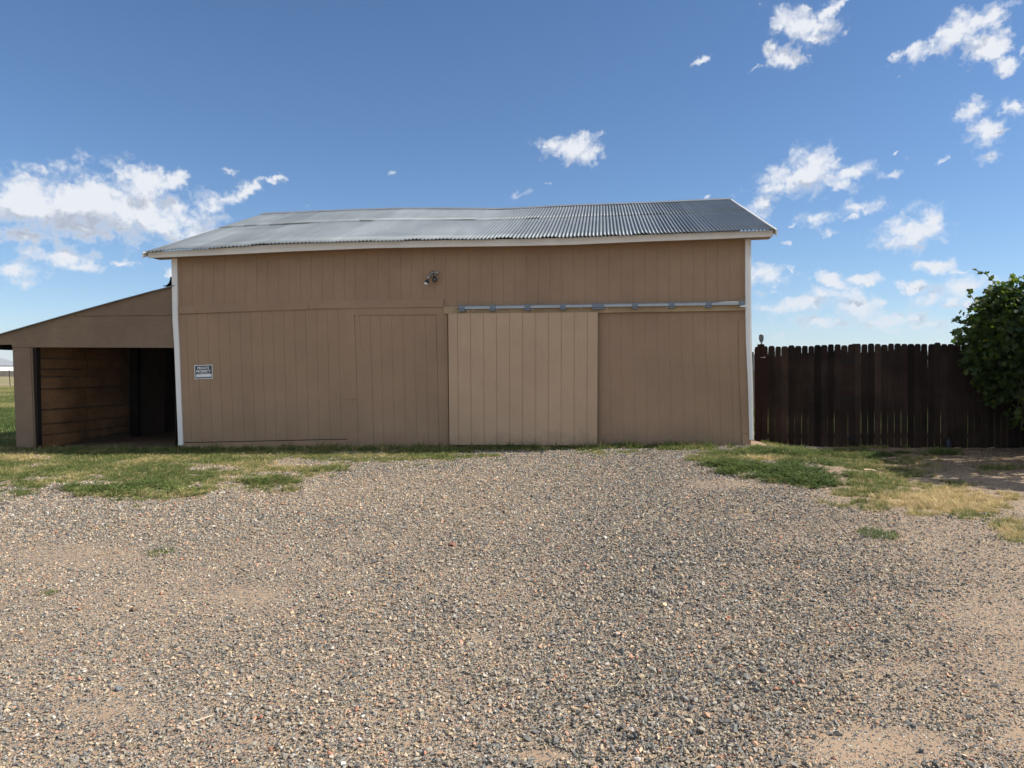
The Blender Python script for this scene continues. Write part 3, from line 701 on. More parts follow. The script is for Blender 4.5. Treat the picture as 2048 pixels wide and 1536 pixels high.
# sill posts under the corners
b = MB(); slab(b, [(357,886),(366,886),(367,908),(358,908)], -.02, .12); b.build('corner_post_foot', M_dark, barn)

# roof surfaces
xsE = np.linspace(292, 1549, 1500); 
def roofpt(s, t, lift=0.0, back=False):
    """s along the eave 0..1, t from eave 0 to ridge 1"""
    xe = 292 + s * (1549 - 292); E = W(xe, SHEET(xe), OV)
    # ridge: plane RL behind the eave plane
    xr = 527 + s * (1460 - 527); R = W(xr, RIDGE(xr), OV - RL)
    P = E.lerp(R, t)
    if back:
        P = R + (R - E) * 0 + V * (RL * (1 - t)) - (P - R - V * ((P - R).dot(V))) * -1
    return P + ZUP * lift
WAVE = .0677
SLEN = (W(1549, SHEET(1549), OV) - W(292, SHEET(292), OV)).length
NW = int(SLEN / WAVE)
def corrugated(name, t0, t1, lift, mat, parent, back=False, amp=.0135, seed=1, wob=.004):
    per = 8; nc = NW * per + 1; ts = np.linspace(t0, t1, 5); vs = []; r = random.Random(seed)
    curl = [r.choice([0, 0, 0, 0, .006, .014]) for _ in range(NW // 4 + 2)]
    jit = [r.gauss(0, wob) for _ in range(NW // 8 + 3)]
    for t in ts:
        for c in range(nc):
            s = c / (nc - 1); w = c / per
            panel = int(w // 10)
            pl = lift + amp * math.sin(w * 2 * math.pi) + (.004 if panel % 2 else 0) + (curl[int(w // 4) % len(curl)] if t == t0 else 0)
            e = 0
            if t == t0: e = jit[panel % len(jit)] * .9
            P = roofpt(s, t + e * .25, pl + (jit[(panel * 3) % len(jit)] if t == t0 else 0) * .6, back); vs.append(tuple(P))
    fs = [(r_ * nc + c, r_ * nc + c + 1, (r_ + 1) * nc + c + 1, (r_ + 1) * nc + c) for r_ in range(len(ts) - 1) for c in range(nc - 1)]
    me = bpy.data.meshes.new(name); me.from_pydata(vs, [], fs); me.polygons.foreach_set('use_smooth', [True] * len(fs)); me.materials.append(mat)
    o = bpy.data.objects.new(name, me); COL.objects.link(o); o.parent = parent; o.matrix_parent_inverse = parent.matrix_world.inverted()
    sm = o.modifiers.new('thickness', 'SOLIDIFY'); sm.thickness = .0015
    return o
corrugated('roof_sheet', -.012, .56, .012, M_roof, barn, seed=3)
corrugated('roof_sheet', .545, .985, .0175, M_roof, barn, seed=5, wob=.007)
corrugated('rear_roof_sheet', 0, .985, .018, M_roof, barn, back=True, seed=6)
# ridge cap: shallow folded strip
b = MB(); N = 60
for i in range(N):
    s0, s1 = i / N, (i + 1) / N
    for bk in (False, True):
        a, c = roofpt(s0, 1, .046), roofpt(s1, 1, .046); d, e = roofpt(s0, .965, .036, bk), roofpt(s1, .965, .036, bk); b.quad(a, c, e, d)
    b.quad(roofpt(s0, .965, .036), roofpt(s1, .965, .036), roofpt(s1, .965, .028), roofpt(s0, .965, .028))
b.build('ridge_cap', plain('ridge_metal', (.22, .24, .26), .55, .4, .15, 4), barn)
# rake edges
for s, nm in ((-.0015, 'left'), (1.0015, 'right')):
    b = MB(); dn = ZUP * -.10; sd = U * (.02 if s > .5 else -.02)
    for bk in (False, True):
        p = [roofpt(s, t, .012, bk) for t in np.linspace(-.01 if not bk else 0, 1, 7)]
        for i in range(6): b.prism([p[i], p[i + 1], p[i + 1] + dn, p[i] + dn], sd)
    b.build('rake_board', M_fascia, barn)
# fascia: an upper strip over a lower board
b = MB(); b2 = MB(); xs = np.linspace(296, 1546, 60)
for x0, x1 in zip(xs[:-1], xs[1:]):
    m0 = SHEET(x0) + (FASB(x0) - SHEET(x0)) * .5; m1 = SHEET(x1) + (FASB(x1) - SHEET(x1)) * .5
    b.prism([W(x0, SHEET(x0) + .8, OV - .02), W(x1, SHEET(x1) + .8, OV - .02), W(x1, m1, OV - .02), W(x0, m0, OV - .02)], V * .03)
    b2.prism([W(x0, m0 - .6, OV - .032), W(x1, m1 - .6, OV - .032), W(x1, FASB(x1), OV - .032), W(x0, FASB(x0), OV - .032)], V * .025)
b.build('fascia_strip', M_fascia, barn); b2.build('fascia_board', M_fascia, barn)
b = MB()
for x0, x1 in zip(xs[:-1], xs[1:]):
    p = [W(x0, FASB(x0) - 1.5, OV - .055), W(x1, FASB(x1) - 1.5, OV - .055)]
    b.quad(p[0], p[1], p[1] + V * .36, p[0] + V * .36)
b.build('soffit', M_brown, barn)
# side and rear walls
CL0, CR0 = W(356, 700, 0), W(1498, 700, 0)
D2 = 2 * (RL - OV) 
def side(P, nm):
    b = MB(); q = []
    base = Vector((P.x, P.y, -.1))
    e = roofpt(0 if nm == 'l' else 1, 0).z - .12; rz = roofpt(.07 if nm == 'l' else .93, 1).z - .06
    o1 = V * (.012 if nm == 'l' else .012)
    b.prism([base + o1, base + V * D2, Vector((P.x, P.y, e)) + V * D2, Vector((P.x, P.y, rz)) + V * (D2 / 2), Vector((P.x, P.y, e)) + o1], U * (.02 if nm == 'l' else -.02))
    b.build('side_wall', M_brown, barn)
side(CL0, 'l'); side(CR0, 'r')
b = MB(); zz = roofpt(1, 0).z - .12
b.prism([Vector((CL0.x, CL0.y, -.1)) + V * D2, Vector((CR0.x, CR0.y, -.1)) + V * D2, Vector((CR0.x, CR0.y, zz)) + V * D2, Vector((CL0.x, CL0.y, zz)) + V * D2], V * .02)
b.build('rear_wall', M_brown, barn)

# sliding door
TT_, TB_ = (896.5, 627), (1195.5, 624)
doorL = lambda t: 896.5 + 2.5 * t; doorR = lambda t: 1195.5 - 1.5 * t
gr = [915 + 26.0 * k for k in range(11)]
b = MB(); siding(b, doorL, doorR, cv([(896,627.3),(1196,624.3)]), cv([(896,889.5),(1196,891)]), gr, .105, th=.05, gd=.009, gw=.015, rows=6)
b.f.append(tuple()) if False else None
sd_ = b.build('sliding_door', M_tan, barn); sd_['label'] = 'lighter tan sliding barn door'
b = MB(); b.prism([W(897.5, 628, .054), W(1194.5, 625.4, .054), W(1193, 890, .054), W(900, 888.6, .054)], V * .012); b.build('door_back', M_dark, sd_)
# track, backing board and brackets
tt = cv([(917,611.2),(1490,602.4)]); tb = cv([(917,618.4),(1490,609.4)])
b = MB(); b.prism([W(889, 614, .004), W(1490, 604.5, .004), W(1490, 621, .004), (W(1196, 626.0, .004)), (W(889, 627.5, .004))], V * -.040); b.build('track_board', M_pine, barn)
# box track with a bevelled upper lip
b = MB()
def trk(x0, x1, y_t, y_b, o0, th):
    b.prism([W(x0, y_t(x0), o0), W(x1, y_t(x1), o0), W(x1, y_b(x1), o0), W(x0, y_b(x0), o0)], V * th)
trk(917, 1490, lambda x: tt(x) + 2.2, tb, .115, .065)
n0 = len(b.v)
a, c = W(917, tt(917) + 2.2, .115), W(1490, tt(1490) + 2.2, .115); up = ZUP * .02 + V * .018
b.prism([a + ZUP * .001, a + up, a + up + V * .045, a + V * .063 + ZUP * .001], c - a)
track = b.build('door_track', M_track, barn)
for x0, x1 in ((917,929),(979.5,991),(1049,1060.5),(1120,1131),(1184,1208),(1264,1276),(1337.5,1349.5),(1411.5,1424),(1478,1490)):
    b = MB(); y0, y1 = tt(x0), tb(x0)
    last = x0 > 1450
    b.prism([W(x0, y0 - .8, .122), W(x1, tt(x1) - .8, .122), W(x1, tb(x1) + .6, .122), W(x0, y1 + .6, .122)], V * .075)
    if not last: b.prism([W(x0, y1 + .8, .118), W(x1, tb(x1) + .8, .118), W(x1, tb(x1) + 4.6, .118), W(x0, y1 + 4.6, .118)], V * .075)
    b.build('track_bracket', M_bracket, track, bevel=.003)
b = MB(); b.prism([W(1478, 612, .12), W(1491, 609.6, .13), W(1491, 614.4, .13), W(1480, 613.6, .12)], V * .05); b.build('track_end_stop', M_bolt, track)
for bx in (936, 947, 994.5, 1064, 1161, 1214, 1334, 1408):
    b = MB(); p = W(bx, tb(bx) + 2.6, .052); b.tube([p, p + V * .03], .011, 6); b.build('bolt', M_bolt, track)
b = MB(); p = W(914, 616, .05); b.box(p, U * .02, V * .02, ZUP * .018); b.build('track_end_block', M_pine, track)

# ------------------------------------------------------------------ lean-to shed
shed = thing('lean_to_shed', Vector(W(190, 900)), 'low open fronted brown shed with a sloping roof, on the left of the barn', 'shed')
rl = cv([(-60,685.2),(0,668.6),(100,639.5),(200,611),(345,571.8)])
FOFF = -.01
b = MB()
b.prism([W(x, y, FOFF) for x, y in ((24,694.5),(24,662),(150,625.9),(150,633),(347,631.2),(347,695.5))][::1], V * .018)
b.prism([W(x, y, FOFF) for x, y in ((150.3,625.8),(345,572.6),(347,630.4),(150.3,632.2))], V * .018)
b.build('front_panel', M_brown_rough, shed)
b = MB(); b.prism([W(x, y, FOFF) for x, y in ((-60,686),(23.8,662),(23.8,688),(20,689),(-60,692))], V * .018); b.build('front_panel_end', M_brown_rough, shed)
b = MB(); strip(b, [(25,695.3),(29,800),(33.5,906)], [(60,695.3),(64.5,800),(68.5,906)], -.004, .02)
b.prism([W(60, 695.3, -.02), W(64.5, 800, -.02), W(68.5, 906, -.02), W(72, 906, -.02), W(68, 800, -.02), W(64.5, 695.3, -.02)], V * .02)
b.build('post_cover', M_brown_rough, shed)
b = MB(); A = W(70, 695, -.03); B = W(74, 907, -.03); b.prism([A - U * .05, A + U * .03, B + U * .03, B - U * .05], V * .1); b.build('post', M_dark, shed)
# roof (thin corrugated sheet on rafters)
SW = 4.3
def lr(px, back=0.0, lift=0.0): return W(px, rl(px), .05) + V * back + ZUP * lift
xs_ = [-60, 0, 60, 120, 180, 240, 300, 348]
b = MB(); nb_ = 70
for i in range(nb_):
    for (x0, x1) in zip(xs_[:-1], xs_[1:]):
        d0, d1 = i * (SW + .2) / nb_, (i + 1) * (SW + .2) / nb_; h0, h1 = .008 * (i % 2), .008 * ((i + 1) % 2)
        b.quad(lr(x0, d0, .016 + h0), lr(x1, d0, .016 + h0), lr(x1, d1, .016 + h1), lr(x0, d1, .016 + h1))
        b.quad(lr(x0, d0, .002), lr(x0, d1, .002), lr(x1, d1, .002), lr(x1, d0, .002))
for (x0, x1) in zip(xs_[:-1], xs_[1:]): b.quad(lr(x0, 0, .002), lr(x1, 0, .002), lr(x1, 0, .016), lr(x0, 0, .016))
b.build('roof', plain('shed_roof_metal', (.24, .27, .29), .5, .5, .2, 3), shed)
b = MB()
for k in range(6):
    d = .35 + k * .75; p, q = lr(-55, d, -.004), lr(346, d, -.004); b.prism([p, q, q - ZUP * .13, p - ZUP * .13], V * .04)
b.build('rafters', M_dark, shed)
b = MB(); p = lr(-60, .07, -.004); b.prism([p, p + V * (SW), p + V * SW - ZUP * .12, p - ZUP * .12], U * .02); b.build('eave_board', M_dark, shed)
# rolled flashing where the roof meets the barn
b = MB(); p = W(330, 571.5, .03); pr = [(-.05, 0), (.03, .012), (.075, .05), (.10, .11), (.108, .17)]
for k in range(4):
    a0 = p + U * pr[k][0] + ZUP * pr[k][1]; a1 = p + U * pr[k + 1][0] + ZUP * pr[k + 1][1]; b.prism([a0, a1, a1 + V * 4, a0 + V * 4], ZUP * -.008 + U * .012)
b.build('flashing', M_dark, shed)
# interior plank wall, posts, back wall, right wall
WL = W(74, 800, -.06); WL0 = Vector((WL.x, WL.y, 0))
LLEN = 2.75; hgt_ = 2.05
b = MB(); rr = random.Random(4)
zs = [.02, .30, .52, .80, 1.22, 1.46, 1.62, 1.83, 2.1, 2.4]
lw = V.copy(); inn = U
rows_ = []
for k in range(len(zs) - 1):
    rec = [0, .03, .0, .025, .004, .05, .0, .03, .0][k]; z0 = zs[k] + .012; z1 = zs[k + 1] - .012
    for q in range(2):
        a = WL0 + V * (.04 + LLEN * q / 2 + .004) - U * (rec + rr.uniform(0, .006)); c = WL0 + V * (LLEN * (q + 1) / 2 - .002) - U * (rec + rr.uniform(0, .006))
        dz0 = .16 * (a - WL0).dot(V) / 2.75 * (k == 0); dz1 = .16 * (c - WL0).dot(V) / 2.75 * (k == 0)
        b.prism([a + ZUP * (z0 + dz0), c + ZUP * (z0 + dz1), c + ZUP * z1, a + ZUP * z1], -U * .025)
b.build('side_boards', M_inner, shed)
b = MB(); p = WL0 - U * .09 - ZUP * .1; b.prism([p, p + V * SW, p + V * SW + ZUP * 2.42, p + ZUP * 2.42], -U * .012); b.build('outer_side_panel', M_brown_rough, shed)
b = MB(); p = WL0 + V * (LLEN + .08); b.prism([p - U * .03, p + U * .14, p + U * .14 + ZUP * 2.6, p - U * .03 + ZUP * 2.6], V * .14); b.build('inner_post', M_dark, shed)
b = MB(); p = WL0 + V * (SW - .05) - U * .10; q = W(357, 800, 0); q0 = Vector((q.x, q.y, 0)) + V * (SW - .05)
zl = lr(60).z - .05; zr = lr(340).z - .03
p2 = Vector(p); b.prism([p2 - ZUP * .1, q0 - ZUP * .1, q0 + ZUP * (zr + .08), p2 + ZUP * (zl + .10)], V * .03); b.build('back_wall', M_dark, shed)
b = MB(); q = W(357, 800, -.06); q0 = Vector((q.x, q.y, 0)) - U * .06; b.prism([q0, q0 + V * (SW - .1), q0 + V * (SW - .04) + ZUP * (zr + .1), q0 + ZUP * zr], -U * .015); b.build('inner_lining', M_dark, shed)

# ------------------------------------------------------------------ sign
c0 = W(406.8, 743.6, .02)
sign = thing('warning_sign', c0, 'small black and white private property sign screwed to the left of the barn wall', 'sign')
M_signw = plain('sign_white', (.80, .81, .82), .45); M_signb = plain('sign_black', (.022, .028, .032), .4); M_signg = plain('sign_grey_border', (.10, .125, .15), .4)
q = [(388.6,730.6),(424.6,729.2),(425.8,757.2),(389.4,758.4)]
def sq(u, v, off):                                # bilinear position on the sign, u right, v down
    a = W(*q[0], off); b_ = W(*q[1], off); c = W(*q[2], off); d = W(*q[3], off)
    return a.lerp(b_, u).lerp(d.lerp(c, u), v)
def srect(mb, u0, v0, u1, v1, off, th=.001): mb.prism([sq(u0, v0, off), sq(u1, v0, off), sq(u1, v1, off), sq(u0, v1, off)], V * th)
b = MB(); srect(b, 0, 0, 1, 1, .0165, .004); pl = b.build('sign_plate', M_signw, sign)
b = MB(); srect(b, .035, .045, .965, .955, .0175); b.build('sign_border', M_signg, sign)
b = MB(); srect(b, .075, .09, .925, .70, .0185); b.build('sign_field', M_signb, sign)
b = MB(); srect(b, .085, .66, .925, .86, .0195); b.build('blank_box', M_signw, sign)
def text_mesh(name, s, u0, v0, u1, v1, off, mat, parent, bold=.012):
    cu = bpy.data.curves.new(name, 'FONT'); cu.body = s; cu.size = 1; cu.offset = bold; cu.fill_mode = 'BOTH'
    to = bpy.data.objects.new(name + '_t', cu); COL.objects.link(to)
    bpy.context.view_layer.update(); dg = bpy.context.evaluated_depsgraph_get()
    me = bpy.data.meshes.new_from_object(to.evaluated_get(dg)); COL.objects.unlink(to); bpy.data.objects.remove(to)
    xs = [v.co.x for v in me.vertices]; ys = [v.co.y for v in me.vertices]; x0, x1, y0, y1 = min(xs), max(xs), min(ys), max(ys)
    for v in me.vertices:
        v.co = sq(u0 + (v.co.x - x0) / (x1 - x0) * (u1 - u0), v0 + (y1 - v.co.y) / (y1 - y0) * (v1 - v0), off)
    me.materials.append(mat); o = bpy.data.objects.new(name, me); COL.objects.link(o); o.parent = parent; o.matrix_parent_inverse = parent.matrix_world.inverted()
    return o
text_mesh('lettering', 'PRIVATE', .17, .13, .82, .315, .0200, M_signw, sign, .03)
text_mesh('lettering', 'PROPERTY', .10, .36, .90, .545, .0200, M_signw, sign, .03)
text_mesh('lettering', 'NO TRESPASSING', .12, .585, .88, .64, .0200, M_signw, sign, .02)

# ------------------------------------------------------------------ security light
lc = W(866, 549, .0)
lamp = thing('security_light', lc, 'small twin arm outdoor security light with motion sensor high on the barn wall', 'light')
b = MB(); b.tube([lc + V * -.0, lc - V * .03, lc - V * .045], [.062, .06, .03], 16); b.build('base_plate', M_chrome, lamp, True)
def LP(px, py, off): return W(px, py, off)
b = MB(); b.tube([LP(864, 548, .04), LP(861, 549, .09), LP(858.5, 551, .11)], [.02, .018, .02], 10); b.tube([LP(858.5, 550, .11), LP(855.5, 559, .13)], [.026, .024], 12)
b.build('lamp_arm', M_chrome, lamp, True)
b = MB(); b.tube([LP(855.6, 559, .13), LP(855, 561, .135), LP(853.4, 564.5, .15), LP(852.4, 567, .16)], [.02, .028, .040, .044], 14); hd = b.build('lamp_head', M_black, lamp, True)
b = MB(); b.tube([LP(852.4, 566.6, .16), LP(852.0, 568.3, .167), LP(851.8, 569.2, .17)], [.042, .034, .012], 14); b.build('bulb', plain('bulb_glass', (.85, .85, .85), .12), hd, True)
b = MB(); b.tube([LP(867, 547, .04), LP(870, 545.5, .09), LP(873, 544.5, .12)], [.02, .022, .024], 10); b.build('lamp_arm', M_chrome, lamp, True)
b = MB(); b.tube([LP(873, 544.5, .12), LP(876, 546, .13), LP(877, 547, .13)], [.03, .034, .02], 12); b.build('lamp_head', M_chrome, lamp, True)
b = MB(); b.tube([LP(867, 550, .04), LP(869, 555, .07)], .012, 8); b.tube([LP(869.3, 559.5, .05), LP(869.3, 559.5, .09), LP(869.3, 559.5, .115)], [.04, .042, .028], 16); sn = b.build('motion_sensor', M_black, lamp, True)
b = MB(); b.tube([LP(869.5, 559.8, .113), LP(869.5, 559.8, .122)], [.017, .008], 12); b.build('sensor_lens', plain('sensor_lens', (.25, .27, .3), .2), sn, True)

# ------------------------------------------------------------------ fence and gate
def picket(px0, px1, ytop, ybot, off, parent, r, lean=0, mat=M_fence, gap=None):
    """one dog-eared board; it narrows slightly towards the foot where the wood has shrunk"""
    w = px1 - px0; e = w * .22; gap = r.choice([.015, .035, .045, .055, .06]) * w if gap is None else gap
    nt_ = r.choice([.1, .5, .8, 1.0]); nd = r.uniform(9, 20)
    cu = r.uniform(.3, .5)
    pts = [(px0, ytop + nd + 3), (px0 + nt_, ytop + nd), (px0 + nt_, ytop + w * .36), (px0 + nt_ + e * .45, ytop + w * .1), (px0 + e * 1.2, ytop), (px1 - e * 1.2, ytop), (px1 - e * .45, ytop + w * .1), (px1 - nt_, ytop + w * .36), (px1 - nt_, ytop + nd), (px1, ytop + nd + 3),
           (px1 - .1 + lean * .2, ytop + 110), (px1 - gap + lean * .3, ytop + 150), (px1 - gap, ybot), (px0 + gap, ybot), (px0 + gap + lean * .3, ytop + 150), (px0 + .1 + lean * .2, ytop + 110)]
    if lean: pts = [(x + lean * (1 - min(1, (y - ytop) / 60)), y) for x, y in pts]
    b = MB(); b.prism([Fp(x, y, off) for x, y in pts], FN * .016); o = b.build('picket', mat, parent); return o
fence = thing('board_fence', Vector(Fp(1880, 895)), 'dark stained dog eared board fence running into the vine on the right', 'fence')
gate = thing('board_gate', Vector(Fp(1610, 895)), 'dark dog eared board gate beside the barn corner with black strap hinges on its right', 'gate')
r = random.Random(11)
gx0 = [1508.5, 1522.2, 1536.5, 1550, 1562.8, 1576.5, 1589.5, 1603.4, 1616.4, 1628.8, 1642, 1655.2, 1668.6, 1682.2]
FT = cv([(1500,693.5),(1600,691),(1720,688),(1900,687.5),(2080,686)])
for i, x in enumerate(gx0):
    nx_ = gx0[i + 1] if i + 1 < len(gx0) else 1695.6
    o = picket(x - .15, nx_ + .1, FT(x) + r.uniform(-1.2, 1.6), 895.5, .02 + .004 * (i % 2), gate, r, mat=M_post if i < 2 else M_fence)
def rail(parent, x0, x1, y0, y1, h, mat=M_fence):
    b = MB(); b.prism([Fp(x0, y0, -.0), Fp(x1, y1, -.0), Fp(x1, y1 + h, -.0), Fp(x0, y0 + h, -.0)], FN * .038); return b.build('rail', mat, parent)
for y in (712, 800, 868): rail(gate, 1512, 1693, y, y - 1, 9)
fx = [1695.8, 1709.2]; 
while fx[-1] < 2150: fx.append(fx[-1] + 13.35 + (r.uniform(-.3, .3)))
tall = {}
for i, x in enumerate(fx[:-1]):
    lean = 0; yt = FT(x) + r.uniform(-1.3, 1.3)
    if i == 0: yt = 688.8
    if 1868 < x < 1876: lean = 0; yt = 685
    elif 1855 < x < 1868: lean = 2.0; yt = 688
    picket(x - .15, fx[i + 1] + .1, yt, 895.5 + r.uniform(-1, 1), .02 + .004 * (i % 2) if i != 1 else .038, fence, r, lean)
for y in (712, 800, 868): rail(fence, 1698, 2150, y, y - 2, 9)
# posts: the capped one behind the gate and line posts behind the fence
def fpost(px, w, yt, parent, mat, off=-.045):
    b = MB(); b.prism([Fp(px - w, yt, off), Fp(px + w, yt, off), Fp(px + w, 900, off), Fp(px - w, 900, off)], FN * .1); return b.build('post', mat, parent, bevel=.006)
gp = fpost(1523, 6.2, 688.4, fence, M_post)
fpost(1714, 6.5, 687.4, fence, M_fence); fpost(1905, 6, 694, fence, M_fence); fpost(2085, 6, 694, fence, M_fence)
b = MB()
b.prism([Fp(1500.5, 705, -.2), Fp(1507.5, 704, -.2), Fp(1507.5, 893, -.2), Fp(1500.5, 893, -.2)], FN * .02); b.build('picket', M_post, fence)
for y in (722.5, 797.5, 875):
    b = MB(); b.prism([Fp(x, yy, .032) for x, yy in ((1683,y),(1706,y-3.2),(1706,y+3.2),(1683,y+1.3))], FN * .006)
    b.prism([Fp(x, yy, .034) for x, yy in ((1706.5,y-9),(1712,y-9),(1712,y+9),(1706.5,y+9))], FN * .006)
    b.tube([Fp(1706.2, y - 7, .038), Fp(1706.2, y + 7, .038)], .008, 8); b.build('strap_hinge', M_iron, gate)
b = MB(); b.tube([Fp(1521, 715, .032), Fp(1530, 715, .032)], .006, 8); b.tube([Fp(1529.5, 714.5, .03), Fp(1529.5, 714.5, .05)], .012, 8); b.build('latch', M_chrome, gate)
# post light
pc = Fp(1523, 688.4, -.09)
sl_ = thing('solar_post_light', pc, 'small tulip shaped solar lantern on top of the red brown post beside the barn', 'lantern')
b = MB(); b.tube([pc, pc + ZUP * .012], .022, 10); b.tube([pc + ZUP * .01, pc + ZUP * .03], .007, 8); b.build('stem', M_black, sl_)
hh = .135; prof = [(.0, .012), (.25, .030), (.5, .040), (.75, .040), (1.0, .034)]
b = MB(); b.tube([pc + ZUP * (.03 + hh * t) for t, _ in prof], [q_ * .86 for _, q_ in prof], 14)
gm, gnt, gb = newmat('smoked_lantern_glass'); gb.inputs['Base Color'].default_value = (.07, .08, .08, 1); gb.inputs['Roughness'].default_value = .3; gb.inputs['Alpha'].default_value = .7
b.build('glass', gm, sl_, True)
b = MB()
for k in range(5):
    a = k * 2 * math.pi / 5 + .3; b.tube([pc + ZUP * (.03 + hh * t) + Vector((math.cos(a), math.sin(a), 0)) * q_ for t, q_ in prof], .006, 6)
b.tube([pc + ZUP * (.03 + hh), pc + ZUP * (.042 + hh)], [.037, .030], 14); b.build('cage', M_black, sl_)
# small blue container at the foot of the fence
p = Fp(1897, 896, .10); p.z = float(gz(p.x, p.y)) - .005
jar = thing('blue_container', p, 'small dark blue plastic container standing at the foot of the fence near the vine', 'container')
M_blue = plain('dark_blue_plastic', (.006, .012, .036), .5)
b = MB(); b.tube([p, p + ZUP * .012, p + ZUP * .13, p + ZUP * .15, p + ZUP * .165], [.040, .046, .046, .036, .026], 16); b.build('body', M_blue, jar, True)
b = MB(); b.tube([p + ZUP * .165, p + ZUP * .19], .028, 14); b.build('cap', M_black, jar)

# ------------------------------------------------------------------ grape vine over the fence
def foliage_mat(name, ramp, trans=.4):
    m, nt, b = newmat(name)
    a = mk(nt, 'ShaderNodeAttribute'); a.attribute_name = 'leaf'
    rp = mk(nt, 'ShaderNodeValToRGB'); cr = rp.color_ramp
    cr.elements[0].position = ramp[0][0]; cr.elements[0].color = (*ramp[0][1], 1); cr.elements[1].position = ramp[-1][0]; cr.elements[1].color = (*ramp[-1][1], 1)
    for p_, c in ramp[1:-1]:
        e = cr.elements.new(p_); e.color = (*c, 1)
    nt.links.new(a.outputs['Fac'], rp.inputs[0]); nt.links.new(rp.outputs[0], b.inputs['Base Color']); b.inputs['Roughness'].default_value = .5
    tr = mk(nt, 'ShaderNodeBsdfTranslucent'); nt.links.new(mixc(nt, 1.0, rp.outputs[0], (1.3, 1.25, .55), 'MULTIPLY'), tr.inputs[0])
    mx = mk(nt, 'ShaderNodeMixShader'); mx.inputs[0].default_value = trans
    nt.links.new(b.outputs[0], mx.inputs[1]); nt.links.new(tr.outputs[0], mx.inputs[2]); nt.links.new(mx.outputs[0], nt.nodes['Material Output'].inputs[0])
    return m
M_vine = foliage_mat('vine_leaves', [(0, (.024, .055, .015)), (.5, (.058, .108, .024)), (.85, (.135, .19, .034)), (1, (.23, .27, .05))], .55)
LEAF = [(0, 0), (.30, -.12), (.52, .08), (.40, .34), (.55, .62), (.24, .66), (0, 1.0), (-.24, .66), (-.55, .62), (-.40, .34), (-.52, .08), (-.30, -.12)]
LV, LFc, LA = [], [], []
def add_leaf(p, nrm, size, r, v):
    t = nrm.orthogonal().normalized(); t = Matrix.Rotation(r.uniform(0, 6.28), 3, nrm) @ t; s = nrm.cross(t)
    n = len(LV); cup = r.uniform(-.15, .3)
    for (a, b_) in LEAF: LV.append(tuple(p + (s * a + t * (b_ - .3)) * size + nrm * (cup * size * (abs(a) ** 1.5 * 2) )))
    LV.append(tuple(p)); LA.extend([v] * 13)
    for k in range(12): LFc.append((n + k, n + (k + 1) % 12, n + 12))
r = random.Random(21)
# clumps: (centre, radii)
blobs = [((9.55, 12.55, 2.05), (1.75, .75, 1.15), 5200), ((8.65, 12.65, 1.85), (1.0, .45, .80), 3600), ((8.85, 12.6, 2.45), (.95, .5, .70), 3000), ((8.1, 12.7, 2.1), (.6, .35, .55), 1000),
         ((9.3, 12.5, 1.15), (1.15, .40, .75), 1500), ((9.7, 12.2, 2.75), (1.2, .8, .75), 1500),
         ((9.5, 11.4, 1.9), (1.4, 1.6, 1.65), 6000), ((8.9, 9.75, 1.75), (1.3, 1.25, 1.65), 7400)]
cl_ = []
for (c, rad, n) in blobs:
    c = Vector(c)
    sub = []
    for _ in range(26):
        d = Vector((r.gauss(0, 1), r.gauss(0, 1), r.gauss(0, 1))).normalized(); sub.append((Vector((c.x + d.x * rad[0] * .8, c.y + d.y * rad[1] * .8, c.z + d.z * rad[2] * .8)), r.uniform(.18, .42), r.uniform(-.25, .25)))
    for k in range(n):
        if r.random() < .72:
            sc_, sr, sh_ = r.choice(sub); d = Vector((r.gauss(0, 1), r.gauss(0, 1), r.gauss(0, 1))).normalized(); p = sc_ + d * sr * r.uniform(.7, 1.05); out = d
        else:
            d = Vector((r.gauss(0, 1), r.gauss(0, 1), r.gauss(0, 1))).normalized(); q_ = r.uniform(.6, 1.0) ** .5; p = Vector((c.x + d.x * rad[0] * q_, c.y + d.y * rad[1] * q_, c.z + d.z * rad[2] * q_)); out = d; sh_ = 0
        if p.z < .35: continue
        px_, py_ = topx(p.x, p.y, p.z)
        lim = float(np.interp(py_, [520, 560, 600, 640, 680, 720, 760, 800, 850], [2040, 1985, 1948, 1914, 1912, 1928, 1938, 1950, 2010]))
        lim += 10 * math.sin(py_ * .11) + 6 * math.sin(py_ * .31)
        if p.y > 11.8 and px_ < lim: continue
        if p.y <= 11.8 and px_ < 2072 + 20 * math.sin(p.z * 9): continue
        if (p - FO).dot(FN) > -.03 and p.z < 2.02: p = p - FN * ((p - FO).dot(FN) + r.uniform(.05, .3))
        nr = (out * .4 + Vector((r.gauss(0, .7), r.gauss(0, .7), .5 + r.gauss(0, .6)))).normalized()
        add_leaf(p, nr, r.uniform(.055, .105) * (1.45 if p.y < 11.6 else 1), r, min(1, max(0, .45 + sh_ + r.gauss(0, .18))))
# loose shoots that stick out
def shoot(pts, n, mbx):
    pts = [Vector(p) for p in pts]; mbx.tube(pts, .006, 5)
    for k in range(n):
        t = (k + .5) / n * (len(pts) - 1); i = min(int(t), len(pts) - 2); p = pts[i].lerp(pts[i + 1], t - i)
        add_leaf(p + Vector((r.gauss(0, .04), r.gauss(0, .04), r.gauss(0, .04))), Vector((r.gauss(0, .6), -.4, .6)).normalized(), r.uniform(.06, .11), r, r.uniform(.4, .9))
vine = thing('grape_vine', Vector((9.3, 12.6, .2)), 'large dark green leafy vine heaped over the right end of the fence', 'vine')
stems = []
def nsb():
    stems.append(MB()); return stems[-1]
def vp(px, py, y): return Vector(((px - CX) / F * y, y, H + (HY - py) / F * y))
shoot([vp(2015,600,12.6), vp(1992,570,12.6), vp(1972,548,12.6), vp(1945,538,12.6)], 13, nsb())
shoot([vp(1960,640,12.6), vp(1948,600,12.5), vp(1935,582,12.5)], 8, nsb())
